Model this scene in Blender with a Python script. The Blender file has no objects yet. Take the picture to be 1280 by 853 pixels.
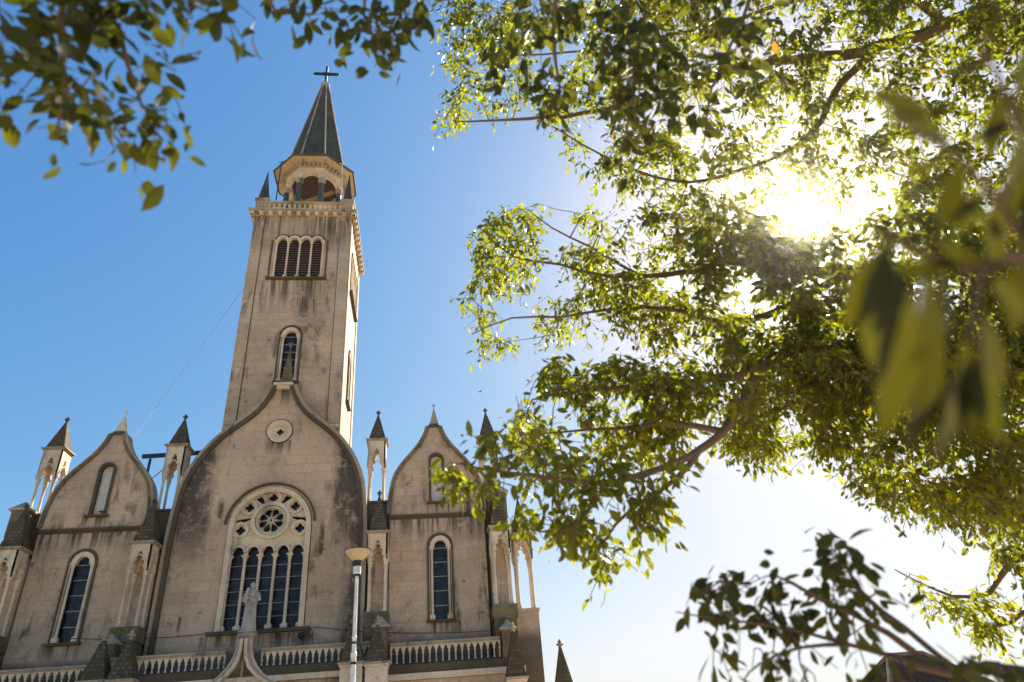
import bpy, bmesh, math, random
from mathutils import Vector, Matrix, Quaternion
from mathutils.geometry import tessellate_polygon
R_ = math.radians
random.seed(7)
scn = bpy.context.scene
COL = scn.collection

# ------------------------------------------------------------------ camera
FPX = 853.3
WX = Vector((0.99109983, 0.0081256, 0.13287248))       # world axes seen from the camera (right, up, forward)
WY = Vector((-0.10940159, -0.51896418, 0.84776616))
WZ = Vector((-0.07584467, 0.85475736, 0.51345636))
CAM = Vector((0, 0, 1.6))
cam_d = bpy.data.cameras.new('camera')
cam = bpy.data.objects.new('camera', cam_d)
COL.objects.link(cam)
rt = Vector((WX[0], WY[0], WZ[0])); up = Vector((WX[1], WY[1], WZ[1])); fw = Vector((WX[2], WY[2], WZ[2]))
m = Matrix.Identity(4)
for i in range(3):
    m[i][0], m[i][1], m[i][2], m[i][3] = rt[i], up[i], -fw[i], CAM[i]
cam.matrix_world = m
cam_d.sensor_width = 36; cam_d.lens = 24
cam_d.clip_start = 0.05; cam_d.clip_end = 9000
cam_d.dof.use_dof = True; cam_d.dof.focus_distance = 30; cam_d.dof.aperture_fstop = 2.4
cam_d.dof.aperture_blades = 9
scn.camera = cam

# ------------------------------------------------------------------ sky, sun, exposure
SUN_EL, SUN_AZ = 36.0, 38.2          # azimuth from +Y towards +X
w = bpy.data.worlds.new('World'); scn.world = w; w.use_nodes = True
nt = w.node_tree
sky = nt.nodes.new('ShaderNodeTexSky'); sky.sky_type = 'NISHITA'; sky.sun_disc = False
sky.sun_elevation = R_(SUN_EL); sky.sun_rotation = R_(SUN_AZ)
sky.air_density = 1.0; sky.dust_density = 0.8; sky.ozone_density = 4.0
# colour response: the camera's blue compresses towards the bright horizon, red expands
sep = nt.nodes.new('ShaderNodeSeparateColor'); cmb = nt.nodes.new('ShaderNodeCombineColor')
nt.links.new(sky.outputs[0], sep.inputs[0])
for i, (a_, p_) in enumerate(((1.56, 1.12), (1.18, .74), (1.08, .40))):
    q = nt.nodes.new('ShaderNodeMath'); q.operation = 'MULTIPLY'; q.inputs[1].default_value = .1
    r = nt.nodes.new('ShaderNodeMath'); r.operation = 'POWER'; r.inputs[1].default_value = p_
    t = nt.nodes.new('ShaderNodeMath'); t.operation = 'MULTIPLY'; t.inputs[1].default_value = a_/.174
    k_ = nt.nodes.new('ShaderNodeMath'); k_.operation = 'SMOOTH_MIN'; k_.inputs[1].default_value = (.93, .99, 1.12)[i]/.174; k_.inputs[2].default_value = .45/.174   # film shoulder
    nt.links.new(sep.outputs[i], q.inputs[0]); nt.links.new(q.outputs[0], r.inputs[0]); nt.links.new(r.outputs[0], t.inputs[0]); nt.links.new(t.outputs[0], k_.inputs[0]); nt.links.new(k_.outputs[0], cmb.inputs[i])
nt.links.new(cmb.outputs[0], nt.nodes['Background'].inputs[0])
nt.nodes['Background'].inputs[1].default_value = 0.0575
sd = bpy.data.lights.new('sun', 'SUN'); sd.energy = 5.0; sd.angle = R_(0.53); sd.color = (1.0, 0.93, 0.82)
so = bpy.data.objects.new('sun', sd); COL.objects.link(so)
ea, aa = R_(SUN_EL), R_(SUN_AZ)
SUNDIR = Vector((math.sin(aa)*math.cos(ea), math.cos(aa)*math.cos(ea), math.sin(ea)))
so.rotation_euler = SUNDIR.to_track_quat('Z', 'Y').to_euler()
so.location = SUNDIR*200
vs = scn.view_settings
vs.view_transform = 'Standard'; vs.look = 'None'; vs.exposure = 1.6; vs.gamma = 1.0; vs.use_curve_mapping = False
cy = scn.cycles
cy.use_denoising = True
try:
    cy.denoiser = 'OPENIMAGEDENOISE'
except Exception:
    pass
cy.max_bounces = 8; cy.diffuse_bounces = 4; cy.glossy_bounces = 3; cy.transmission_bounces = 6; cy.transparent_max_bounces = 8
cy.sample_clamp_indirect = 6.0; cy.caustics_reflective = False; cy.caustics_refractive = False

def P(px, py, d):
    """a point d metres from the camera in the direction of a pixel of the 1280 x 853 photograph"""
    v = rt*(px-640) + up*(426.5-py) + fw*FPX
    return CAM + v.normalized()*d
def PY(px, py, Y):
    v = rt*(px-640) + up*(426.5-py) + fw*FPX
    return CAM + v*(Y/v.y)

# ------------------------------------------------------------------ mesh helpers
class MB:
    def __init__(s): s.v = []; s.f = []
    def add(s, vs_, fs):
        o = len(s.v); s.v += [tuple(p) for p in vs_]; s.f += [tuple(i+o for i in f) for f in fs]; return s
    def box(s, x0, x1, y0, y1, z0, z1, t=1.0, tz=None):
        cx, cy_ = (x0+x1)/2, (y0+y1)/2
        b = [(x0,y0,z0),(x1,y0,z0),(x1,y1,z0),(x0,y1,z0)]
        c = [(cx+(x-cx)*t, cy_+(y-cy_)*t, z1) for x,y,_ in b]
        return s.add(b+c, [(3,2,1,0),(4,5,6,7),(0,1,5,4),(1,2,6,5),(2,3,7,6),(3,0,4,7)])
    def lathe(s, prof, cx, cy_, n=12, rot=0.0, square=False):
        vs_, fs = [], []
        for r, z in prof:
            for k in range(n):
                a = rot + 2*math.pi*k/n
                vs_.append((cx+r*math.cos(a), cy_+r*math.sin(a), z))
        m_ = len(prof)
        for i in range(m_-1):
            for k in range(n):
                k2 = (k+1) % n
                fs.append((i*n+k, i*n+k2, (i+1)*n+k2, (i+1)*n+k))
        fs.append(tuple(range(n-1, -1, -1))); fs.append(tuple(range((m_-1)*n, m_*n)))
        return s.add(vs_, fs)
    def tube(s, pts, rad, n=6):
        pts = [Vector(p) for p in pts]
        vs_, fs = [], []
        ref = Vector((0.3, 0.9, 0.31))
        for i, p in enumerate(pts):
            d = (pts[min(i+1, len(pts)-1)] - pts[max(i-1, 0)])
            if d.length < 1e-9: d = Vector((0,0,1))
            d.normalize()
            a = d.cross(ref)
            if a.length < 0.05: a = d.cross(Vector((1,0,0)))
            a.normalize(); b = d.cross(a); ref = a.cross(d)*1.0 if False else ref
            r = rad[i] if isinstance(rad, (list, tuple)) else rad
            for k in range(n):
                t = 2*math.pi*k/n
                vs_.append(p + a*(r*math.cos(t)) + b*(r*math.sin(t)))
        for i in range(len(pts)-1):
            for k in range(n):
                k2 = (k+1) % n
                fs.append((i*n+k, i*n+k2, (i+1)*n+k2, (i+1)*n+k))
        fs.append(tuple(range(n-1, -1, -1))); fs.append(tuple(range((len(pts)-1)*n, len(pts)*n)))
        return s.add(vs_, fs)
    def bar(s, p0, p1, w_, h=None):
        return s.tube([p0, p1], [w_*0.7071, w_*0.7071], 4)
    def plate(s, loops, y0, y1):
        """loops: outer outline then holes, each a list of (x, z); solid between y0 and y1"""
        pl = [[Vector((x, z, 0)) for x, z in lp] for lp in loops]
        tris = tessellate_polygon(pl)
        flat = [p for lp in loops for p in lp]
        n = len(flat)
        vs_ = [(x, y0, z) for x, z in flat] + [(x, y1, z) for x, z in flat]
        fs = []
        for t in tris:
            a, b, c = t
            A, B, Cc = flat[a], flat[b], flat[c]
            ar = (B[0]-A[0])*(Cc[1]-A[1]) - (B[1]-A[1])*(Cc[0]-A[0])
            if abs(ar) < 1e-10: continue
            if ar < 0: b, c = c, b
            fs.append((a, b, c)); fs.append((a+n, c+n, b+n))
        o = 0
        for li, lp in enumerate(loops):
            k = len(lp)
            area = sum(lp[i][0]*lp[(i+1)%k][1]-lp[(i+1)%k][0]*lp[i][1] for i in range(k))
            flip = (area < 0) ^ (li > 0)
            for i in range(k):
                a, b = o+i, o+(i+1) % k
                fs.append((a, b, b+n, a+n) if flip else (a, a+n, b+n, b))
            o += k
        return s.add(vs_, fs)
    def sweep(s, path, w0, w1, y0, y1, closed=False):
        """a band along a path in the (x, z) plane, from -w0 to +w1 across it, between y0 and y1"""
        n = len(path); nr = []
        for i in range(n):
            if closed: a, b = path[i-1], path[(i+1) % n]
            else: a, b = path[max(i-1, 0)], path[min(i+1, n-1)]
            dx, dz = b[0]-a[0], b[1]-a[1]; l = math.hypot(dx, dz) or 1
            nr.append((-dz/l, dx/l))
        vs_ = []
        for (x, z), (nx, nz) in zip(path, nr):
            vs_ += [(x-nx*w0, y0, z-nz*w0), (x+nx*w1, y0, z+nz*w1), (x+nx*w1, y1, z+nz*w1), (x-nx*w0, y1, z-nz*w0)]
        fs = []
        for i in range(n if closed else n-1):
            j = (i+1) % n
            for k in range(4):
                k2 = (k+1) % 4
                fs.append((i*4+k, j*4+k, j*4+k2, i*4+k2))
        if not closed:
            fs += [(0,1,2,3), ((n-1)*4+3, (n-1)*4+2, (n-1)*4+1, (n-1)*4)]
        return s.add(vs_, fs)
    def xf(s, M):
        s.v = [tuple(M @ Vector(p)) for p in s.v]; return s

ORG = {}
def put(o, parent=None, label=None, cat=None, group=None, kind=None):
    COL.objects.link(o)
    if parent is not None: o.parent = parent
    if label: o['label'] = label
    if cat: o['category'] = cat
    if group: o['group'] = group
    if kind: o['kind'] = kind
    return o
def empty(name, loc, **k):
    o = bpy.data.objects.new(name, None); o.empty_display_size = 0.3
    par = k.get('parent')
    ORG[o] = Vector(loc)
    o.location = Vector(loc) - (ORG[par] if par else Vector((0,0,0)))
    return put(o, **k)
def build(name, mb, mat, parent=None, origin=None, smooth=False, recalc=True, **k):
    """one mesh object from world-space shapes"""
    po = ORG[parent] if parent is not None else Vector((0,0,0))
    og = Vector(origin) if origin is not None else po
    me = bpy.data.meshes.new(name)
    me.from_pydata([(x-og.x, y-og.y, z-og.z) for x, y, z in mb.v], [], mb.f)
    if recalc:
        bm = bmesh.new(); bm.from_mesh(me); bmesh.ops.recalc_face_normals(bm, faces=bm.faces); bm.to_mesh(me); bm.free()
    me.materials.append(mat)
    if smooth:
        me.polygons.foreach_set('use_smooth', [True]*len(me.polygons))
        try: me.set_sharp_from_angle(angle=R_(40))
        except Exception: pass
    o = bpy.data.objects.new(name, me)
    ORG[o] = og
    o.location = og - po
    return put(o, parent=parent, **k)
def dup(o, offset=(0,0,0), parent='same'):
    c = o.copy(); COL.objects.link(c)
    if parent != 'same': c.parent = parent
    else: c.location = o.location + Vector(offset)
    ORG[c] = ORG[o] + Vector(offset)
    for ch in list(o.children):
        dup(ch, offset, c)
    return c

# 2-D outlines in (x, z)
def arc(cx, cz, r, a0, a1, n):
    return [(cx+r*math.cos(R_(a0+(a1-a0)*i/n)), cz+r*math.sin(R_(a0+(a1-a0)*i/n))) for i in range(n+1)]
def circle(cx, cz, r, n=32): return arc(cx, cz, r, 0, 360, n)[:-1]
def round_arch(cx, hw, z0, zs, n=14):
    return [(cx-hw, z0), (cx+hw, z0)] + arc(cx, zs, hw, 0, 180, n)
def arch_path(cx, hw, z0, zs, n=16):
    return [(cx+hw, z0)] + arc(cx, zs, hw, 0, 180, n) + [(cx-hw, z0)]
def lancet_pts(cx, hw, zs, k=1.25, n=8):
    r = hw*2*k/1.25; c = r-hw; top = math.degrees(math.acos(c/r))
    right = arc(cx-c, zs, r, 0, top, n); left = [(2*cx-x, z) for x, z in reversed(right[:-1])]
    return right + left
def lancet(cx, hw, z0, zs, k=1.25): return [(cx-hw, z0), (cx+hw, z0)] + lancet_pts(cx, hw, zs, k)
def trefoil(cx, hw, z0, zs, h):
    half = [(hw, z0), (hw, zs), (.92*hw, zs+.10*h), (.60*hw, zs+.20*h), (.80*hw, zs+.32*h), (.74*hw, zs+.46*h), (.34*hw, zs+.55*h),
            (.46*hw, zs+.66*h), (.34*hw, zs+.82*h), (.10*hw, zs+.97*h)]
    return [(cx+x, z) for x, z in half] + [(cx-x, z) for x, z in reversed(half)]
def quatrefoil(cx, cz, r, n=40, d=.55):
    o = []
    for i in range(n):
        t = 2*math.pi*i/n; ph = (t + math.pi/4) % (math.pi/2) - math.pi/4
        R2 = 1-d
        v = R2*R2 - (d*math.sin(ph))**2
        rr = d*math.cos(ph) + math.sqrt(max(v, 0)) if v > 0 else d*.72
        o.append((cx+r*rr*math.cos(t), cz+r*rr*math.sin(t)))
    return o
def petal(cx, cz, a, r0, r1, wmax, n=8):
    ca, sa = math.cos(R_(a)), math.sin(R_(a)); o = []
    prof = [(r0, .018), (r0+(r1-r0)*.3, wmax*.55), (r0+(r1-r0)*.62, wmax*.95), (r0+(r1-r0)*.8, wmax), (r0+(r1-r0)*.93, wmax*.7), (r1, wmax*.22)]
    for r, w_ in prof: o.append((r, w_))
    for r, w_ in reversed(prof): o.append((r, -w_))
    return [(cx+r*ca-w_*sa, cz+r*sa+w_*ca) for r, w_ in o]

# ------------------------------------------------------------------ materials
class NT:
    def __init__(s, name):
        s.m = bpy.data.materials.new(name); s.m.use_nodes = True
        s.t = s.m.node_tree; s.b = s.t.nodes['Principled BSDF']; s.out = s.t.nodes['Material Output']
    def n(s, typ, **k):
        nd = s.t.nodes.new('ShaderNode'+typ)
        for a, v in k.items(): setattr(nd, a, v)
        return nd
    def put(s, sock, v):
        if hasattr(v, 'is_output'): s.t.links.new(v, sock)
        elif isinstance(v, (tuple, list)) and len(v) == 3 and sock.type == 'RGBA': sock.default_value = (*v, 1)
        else: sock.default_value = v
    def math(s, op, a, b=0.0, c=None, clamp=False):
        nd = s.n('Math', operation=op); nd.use_clamp = clamp
        s.put(nd.inputs[0], a); s.put(nd.inputs[1], b)
        if c is not None: s.put(nd.inputs[2], c)
        return nd.outputs[0]
    def pos(s): return s.n('NewGeometry').outputs['Position']
    def scale(s, vec, sc, off=(0,0,0)):
        nd = s.n('Mapping'); s.put(nd.inputs[0], vec); nd.inputs['Scale'].default_value = sc; nd.inputs['Location'].default_value = off
        return nd.outputs[0]
    def noise(s, vec, scale, detail=5, rough=.6, dist=0.0):
        nd = s.n('TexNoise'); s.put(nd.inputs['Vector'], vec)
        nd.inputs['Scale'].default_value = scale; nd.inputs['Detail'].default_value = detail
        nd.inputs['Roughness'].default_value = rough; nd.inputs['Distortion'].default_value = dist
        return nd.outputs[0]
    def ramp(s, f, a, b, lo=0.0, hi=1.0):
        nd = s.n('MapRange'); nd.interpolation_type = 'SMOOTHSTEP'
        s.put(nd.inputs[0], f); nd.inputs[1].default_value = a; nd.inputs[2].default_value = b
        nd.inputs[3].default_value = lo; nd.inputs[4].default_value = hi
        return nd.outputs[0]
    def mix(s, f, a, b, mode='MIX'):
        nd = s.n('Mix', data_type='RGBA', blend_type=mode)
        s.put(nd.inputs[0], f); s.put(nd.inputs[6], a); s.put(nd.inputs[7], b)
        return nd.outputs[2]
    def bump(s, h, strength=.3, dist=.02):
        nd = s.n('Bump'); nd.inputs['Strength'].default_value = strength; nd.inputs['Distance'].default_value = dist
        s.put(nd.inputs['Height'], h); s.t.links.new(nd.outputs[0], s.b.inputs['Normal'])
    def xyz(s, vec):
        nd = s.n('SeparateXYZ'); s.put(nd.inputs[0], vec); return nd.outputs
    def comb(s, x, y, z):
        nd = s.n('CombineXYZ')
        for i, v in enumerate((x, y, z)): s.put(nd.inputs[i], v)
        return nd.outputs[0]

def stone(name, base, dark=(.045,.04,.034), stain=.55, joints=True, moss=0.0, shoulders=False, bright=1.25, rough=.9, ledges=(), foot_shade=None, sunlit_x=None):
    t = NT(name); p = t.pos(); x, y, z = t.xyz(p)
    u = t.math('ADD', x, y)
    col = t.mix(t.ramp(t.noise(p, .45, 4), .35, .68), tuple(c*.82 for c in base), tuple(min(c*bright*.9, .9) for c in base))
    h = t.noise(p, 28, 6, .65)
    if joints:
        bk = t.n('TexBrick'); t.put(bk.inputs['Vector'], t.comb(u, z, 0.0))
        bk.inputs['Scale'].default_value = 1.0; bk.inputs['Brick Width'].default_value = .86; bk.inputs['Row Height'].default_value = .37
        bk.inputs['Mortar Size'].default_value = .010; bk.inputs['Mortar Smooth'].default_value = .3; bk.inputs['Bias'].default_value = -.2
        t.put(bk.inputs['Color1'], (1,1,1)); t.put(bk.inputs['Color2'], (.87,.87,.87)); t.put(bk.inputs['Mortar'], (.66,.63,.6))
        br = t.ramp(t.noise(p, .8, 3), .35, .6, .25, 1.0)
        col = t.mix(br, col, bk.outputs['Color'], 'MULTIPLY')
    # soot: patches, streaks running down, fine mottling
    st = t.noise(t.scale(p, (2.2, 2.2, .33)), 1.0, 7, .62, .4)
    pa = t.noise(p, .75, 8, .66, .5)
    s1 = t.math('MULTIPLY', t.ramp(st, .48, .66), t.ramp(pa, .45, .62))
    s2 = t.math('MULTIPLY', t.ramp(t.noise(p, 2.6, 8, .74, .3), .55, .64), t.ramp(pa, .51, .60))
    s3 = t.math('MAXIMUM', s1, t.math('MULTIPLY', s2, .8))
    if shoulders:      # black growth on the two shoulders of the tall gable and down its right edge
        ax = t.math('ABSOLUTE', t.math('ADD', x, 5.84))
        zn = t.math('ADD', z, t.math('MULTIPLY', t.noise(p, .9, 6, .65), 3.0))
        e = t.math('ADD', ax, t.math('MULTIPLY', t.noise(t.scale(p, (1.5, 1.5, .5)), 1.1, 7, .68), 2.2))
        pat = t.ramp(t.noise(p, 2.0, 8, .75), .33, .52, .12, 1)
        sh = t.math('MULTIPLY', t.ramp(e, 3.0, 3.8), t.math('MULTIPLY', t.ramp(zn, 9.4, 12.0, .12, 1), t.ramp(zn, 14.3, 15.2, 1, 0)))
        rgt = t.math('MULTIPLY', t.ramp(t.math('ADD', x, t.math('MULTIPLY', t.noise(t.scale(p, (2, 2, .4)), 1.0, 6, .6), 1.6)), -2.45, -1.75), t.ramp(x, -2.0, -1.9, .95, 0))
        on = t.ramp(ax, 3.6, 3.62, 1, 0)
        s3 = t.math('MAXIMUM', s3, t.math('MULTIPLY', t.math('MULTIPLY', t.math('MAXIMUM', sh, rgt), pat), on))
    if ledges or foot_shade:     # rain streaks that start under a ledge and run down the wall
        run = t.ramp(t.noise(t.scale(p, (5.5, 5.5, .22)), 1.0, 6, .6, .25), .40, .62)
        for zl, ln, xa, xb in ledges:
            q_ = t.math('MULTIPLY', t.ramp(t.math('ADD', z, t.math('MULTIPLY', t.noise(t.scale(p, (3, 3, .2)), 1.3, 4), ln*.8)), zl-ln*.7, zl+.35), t.math('LESS_THAN', z, zl))
            q_ = t.math('MULTIPLY', q_, t.math('MULTIPLY', t.math('GREATER_THAN', x, xa), t.math('LESS_THAN', x, xb)))
            s3 = t.math('MAXIMUM', s3, t.math('MULTIPLY', q_, run))
        if foot_shade:  # wall foot painted dark to stand for shade behind the balustrade
            s3 = t.math('MAXIMUM', s3, t.math('MULTIPLY', t.ramp(t.math('ADD', z, t.math('MULTIPLY', t.noise(p, 1.5, 5), .5)), foot_shade, foot_shade+.5, 1, 0), t.ramp(y, 26.9, 26.95, 0, .85)))
    if sunlit_x is not None: s3 = t.math('MULTIPLY', s3, t.ramp(x, sunlit_x, sunlit_x+.03, 1, .2))   # sunlit side painted lighter by thinning its stains
    s3 = t.math('MULTIPLY', s3, stain, clamp=True)
    col = t.mix(s3, col, dark)
    fine = t.ramp(t.noise(p, 9, 6, .7), .3, .7, .86, 1.08)
    col = t.mix(1.0, col, t.comb(fine, fine, fine), 'MULTIPLY')
    if moss:
        mm = t.math('MULTIPLY', t.ramp(t.noise(p, 1.7, 7, .68), .42, .62), moss)
        col = t.mix(mm, col, (.07, .065, .018))
    t.put(t.b.inputs['Base Color'], col); t.b.inputs['Roughness'].default_value = rough
    t.b.inputs['Specular IOR Level'].default_value = .2
    t.bump(h, .35, .02)
    return t.m
def plain(name, col, rough=.6, metal=0.0, vary=.15, bump=0.0, spec=.5):
    t = NT(name); p = t.pos()
    f = t.ramp(t.noise(p, 6, 6, .65), .3, .7, 1-vary, 1+vary)
    t.put(t.b.inputs['Base Color'], t.mix(1.0, col, t.comb(f, f, f), 'MULTIPLY'))
    t.b.inputs['Roughness'].default_value = rough; t.b.inputs['Metallic'].default_value = metal
    t.b.inputs['Specular IOR Level'].default_value = spec
    if bump: t.bump(t.noise(p, 30, 5), bump, .01)
    return t.m
def scales(name, a, b, w_=.13, h=.10, moss=.6):
    t = NT(name); p = t.pos(); x, y, z = t.xyz(p)
    bk = t.n('TexBrick'); t.put(bk.inputs['Vector'], t.comb(t.math('ADD', x, t.math('MULTIPLY', y, .83)), z, 0.0))
    bk.inputs['Scale'].default_value = 1; bk.inputs['Brick Width'].default_value = w_; bk.inputs['Row Height'].default_value = h
    bk.inputs['Mortar Size'].default_value = .016; bk.inputs['Mortar Smooth'].default_value = .3
    t.put(bk.inputs['Color1'], a); t.put(bk.inputs['Color2'], b); t.put(bk.inputs['Mortar'], tuple(c*.35 for c in a))
    col = bk.outputs['Color']
    col = t.mix(t.math('MULTIPLY', t.ramp(t.noise(p, 2.3, 7, .7), .38, .62), moss), col, (.075, .062, .014))
    col = t.mix(t.ramp(t.noise(p, 3.1, 7, .7), .60, .72, 0, .6), col, (.22, .2, .16))
    t.put(t.b.inputs['Base Color'], col); t.b.inputs['Roughness'].default_value = .9
    t.b.inputs['Specular IOR Level'].default_value = .2
    t.bump(bk.outputs['Fac'], -.6, .03)
    return t.m

M_wall = stone('weathered_render', (.55,.405,.27), shoulders=True, stain=.9, ledges=((9.78,1.0,-30,-9),(9.78,1.0,-3,9),(5.9,.8,-13,-11.6),(5.9,.8,0,1.4),(5.85,.9,-7.8,-3.8),(13.25,.8,-6.3,-5.3),(10.35,.7,-12.7,-11.7),(10.35,.7,.1,1.1),(15.7,1.0,-6.3,-5.4)), foot_shade=5.35)
M_tower = stone('tower_stone', (.52,.39,.262), stain=.8, sunlit_x=-3.53, ledges=((25.9,2.2,-9,9),(21.9,1.9,-7.5,-4.4),(16.2,1.3,-6.6,-5.2),(14.0,.9,-9,9)))
M_cream = stone('cream_stone', (.70,.56,.39), stain=.5, joints=False)
M_trim = stone('grey_trim_stone', (.42,.34,.24), stain=.9, joints=False)
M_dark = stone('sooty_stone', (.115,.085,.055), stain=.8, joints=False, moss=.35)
M_moss = stone('mossy_stone', (.22,.165,.10), stain=.7, joints=False, moss=.7)
M_scale = scales('scale_tiles', (.16,.12,.075), (.075,.052,.032), .17, .13, .5)
M_slate = None
def slate():
    t = NT('green_slate'); p = t.pos(); x, y, z = t.xyz(p)
    bk = t.n('TexBrick'); t.put(bk.inputs['Vector'], t.comb(t.math('ADD', x, y), z, 0.0))
    bk.inputs['Brick Width'].default_value = .3; bk.inputs['Row Height'].default_value = .16; bk.inputs['Scale'].default_value = 1
    bk.inputs['Mortar Size'].default_value = .01
    t.put(bk.inputs['Color1'], (.078,.082,.055)); t.put(bk.inputs['Color2'], (.056,.062,.042)); t.put(bk.inputs['Mortar'], (.02,.026,.022))
    col = t.mix(t.ramp(t.noise(p, 1.6, 7, .7), .45, .7, 0, .7), bk.outputs['Color'], (.11,.115,.08))
    col = t.mix(t.ramp(t.noise(t.scale(p, (3, 3, .3)), 1.2, 7, .65), .5, .66, 0, .6), col, (.03,.036,.028))
    t.put(t.b.inputs['Base Color'], col); t.b.inputs['Roughness'].default_value = .85; t.b.inputs['Specular IOR Level'].default_value = .2
    t.bump(bk.outputs['Fac'], -.4, .02)
    return t.m
M_slate = slate()
M_green = plain('green_marble', (.06,.085,.062), .4, vary=.4)
M_white = plain('whitewash', (.78,.72,.62), .8, vary=.1)
M_louvre = plain('louvre_wood', (.27,.20,.14), .75, vary=.25)
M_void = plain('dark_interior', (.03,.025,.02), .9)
M_iron = plain('dark_iron', (.03,.03,.035), .45, .6)
M_steel = plain('painted_steel', (.035,.04,.07), .5, .3)
M_galv = plain('galvanised_steel', (.66,.64,.6), .5, .25, vary=.2)
M_cable = plain('cable_rubber', (.03,.028,.027), .7)
M_wood = plain('old_timber', (.22,.14,.06), .8, vary=.35)
M_statue = stone('statue_stone', (.46,.42,.35), stain=.9, joints=False)
def glass(name='leaded_glass'):
    t = NT(name); p = t.pos()
    c = t.mix(t.ramp(t.noise(p, 3.5, 4), .3, .7), (.006,.008,.014), (.016,.018,.026))
    x, y, z = t.xyz(p)
    bk = t.n('TexBrick'); t.put(bk.inputs['Vector'], t.comb(t.math('ADD', x, y), z, 0.0)); bk.inputs['Scale'].default_value = 1; bk.offset = 0
    bk.inputs['Brick Width'].default_value = .272; bk.inputs['Row Height'].default_value = .23; bk.inputs['Mortar Size'].default_value = .008
    t.put(bk.inputs['Color1'], (.55,.6,.7)); t.put(bk.inputs['Color2'], (2.6,2.3,2.1)); t.put(bk.inputs['Mortar'], (.3,.3,.3))  # lighter panes painted in to stand for reflections
    c = t.mix(1.0, c, bk.outputs['Color'], 'MULTIPLY')
    t.put(t.b.inputs['Base Color'], c); t.b.inputs['Roughness'].default_value = .22; t.b.inputs['Specular IOR Level'].default_value = .28
    t.bump(t.noise(p, 2.2, 3), .12, .05)
    return t.m
M_glass = glass()
M_muntin = plain('pale_glazing_bar', (.30,.27,.23), .7)
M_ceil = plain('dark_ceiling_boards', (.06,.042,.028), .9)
M_soffit = stone('ochre_soffit', (.46,.34,.20), stain=.6, joints=False)

# ------------------------------------------------------------------ ground
def sheet(name, x0, x1, y0, y1, z, mat, label, cat):
    return build(name, MB().add([(x0,y0,z),(x1,y0,z),(x1,y1,z),(x0,y1,z)], [(0,1,2,3)]), mat, recalc=False, kind='structure', label=label, cat=cat)
def ground_mat(name, c, scale=.3, pave=None):
    t = NT(name); p = t.pos()
    col = t.mix(t.ramp(t.noise(p, scale, 6), .3, .7), tuple(v*.8 for v in c), tuple(v*1.15 for v in c))
    if pave:
        bk = t.n('TexBrick'); t.put(bk.inputs['Vector'], p); bk.inputs['Scale'].default_value = 1
        bk.inputs['Brick Width'].default_value = pave; bk.inputs['Row Height'].default_value = pave*.5; bk.inputs['Mortar Size'].default_value = .008
        t.put(bk.inputs['Color1'], (1,1,1)); t.put(bk.inputs['Color2'], (.85,.85,.85)); t.put(bk.inputs['Mortar'], (.5,.5,.5))
        col = t.mix(1.0, col, bk.outputs['Color'], 'MULTIPLY')
    t.put(t.b.inputs['Base Color'], col); t.b.inputs['Roughness'].default_value = .85
    t.bump(t.noise(p, 40, 4), .3, .01)
    return t.m
sheet('ground', -1500, 1500, -1500, 1500, 0, ground_mat('dry_earth', (.33,.26,.16), .05), 'dry brown earth spreading out around the paved plaza', 'ground')
sheet('plaza', -60, 60, -45, 60, .004, ground_mat('stone_paving', (.52,.42,.29), .3, .8), 'pale stone paving of the plaza in front of the church', 'paving')

# ================================================================== CHURCH
XC = -5.84
church = empty('church', (XC, 27, 0), label='tall weathered stone church with a slender bell tower, curved gables and many small pinnacles', cat='church')
def part(name, mb, mat, parent=church, **k): return build(name, mb, mat, parent, **k)

# ---- central gable
half = [(3.50,4.3),(3.52,8.6),(3.50,9.8),(3.42,11.0),(3.28,11.65),(3.05,12.25),(2.70,12.85),(2.28,13.38),(1.80,13.83),(1.40,14.16),(1.02,14.52),(.72,14.93),(.50,15.38),(.36,15.74)]
def smooth_half(h, n=4):
    o = []
    for i in range(len(h)-1):
        p0, p1, p2, p3 = h[max(i-1,0)], h[i], h[i+1], h[min(i+2,len(h)-1)]
        for k in range(n):
            t = k/n
            o.append(tuple(.5*((2*p1[j])+(-p0[j]+p2[j])*t+(2*p0[j]-5*p1[j]+4*p2[j]-p3[j])*t*t+(-p0[j]+3*p1[j]-3*p2[j]+p3[j])*t**3) for j in (0,1)))
    return o+[h[-1]]
def gable_outline(cx, h): return [(cx+x, z) for x, z in h] + [(cx-x, z) for x, z in reversed(h)]
def gable_path(cx, h): return [(cx+x, z) for x, z in h]
hs = smooth_half(half)
WCX = -5.79                                       # centre of the great window
SPR = 9.72
win_hole = round_arch(WCX, 1.56, 5.98, SPR, 28)
ocu_hole = circle(-5.81, 13.66, .34, 28)
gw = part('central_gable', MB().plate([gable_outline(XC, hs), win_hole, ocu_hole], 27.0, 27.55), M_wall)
mb = MB(); mb2 = MB()
for sgn in (1, -1):
    pth = [(XC+sgn*x, z) for x, z in hs]
    if sgn < 0: pth = pth[::-1]
    mb.sweep(pth, .20, .05, 26.9, 27.62) ; mb2.sweep(pth, .05, .11, 26.84, 27.66)
mb.v += []
build('gable_coping', mb, M_trim, gw); build('coping_edge', mb2, M_dark, gw)
mb = MB().box(XC-.40, XC+.40, 26.78, 27.7, 15.74, 15.86).box(XC-.33, XC+.33, 26.86, 27.64, 15.6, 15.735)
build('gable_cap', mb, M_cream, gw)
mb = MB().box(-5.99, -5.53, 26.9, 27.36, 15.865, 17.72, .10)
mb.lathe([(.03,17.70),(.03,17.80),(.07,17.84),(.07,17.88),(.025,17.94),(.02,18.05)], -5.76, 27.13, 8)
mb.box(-5.86, -5.66, 27.11, 27.15, 17.95, 18.0)
build('gable_finial', mb, M_moss, gw)
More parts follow.
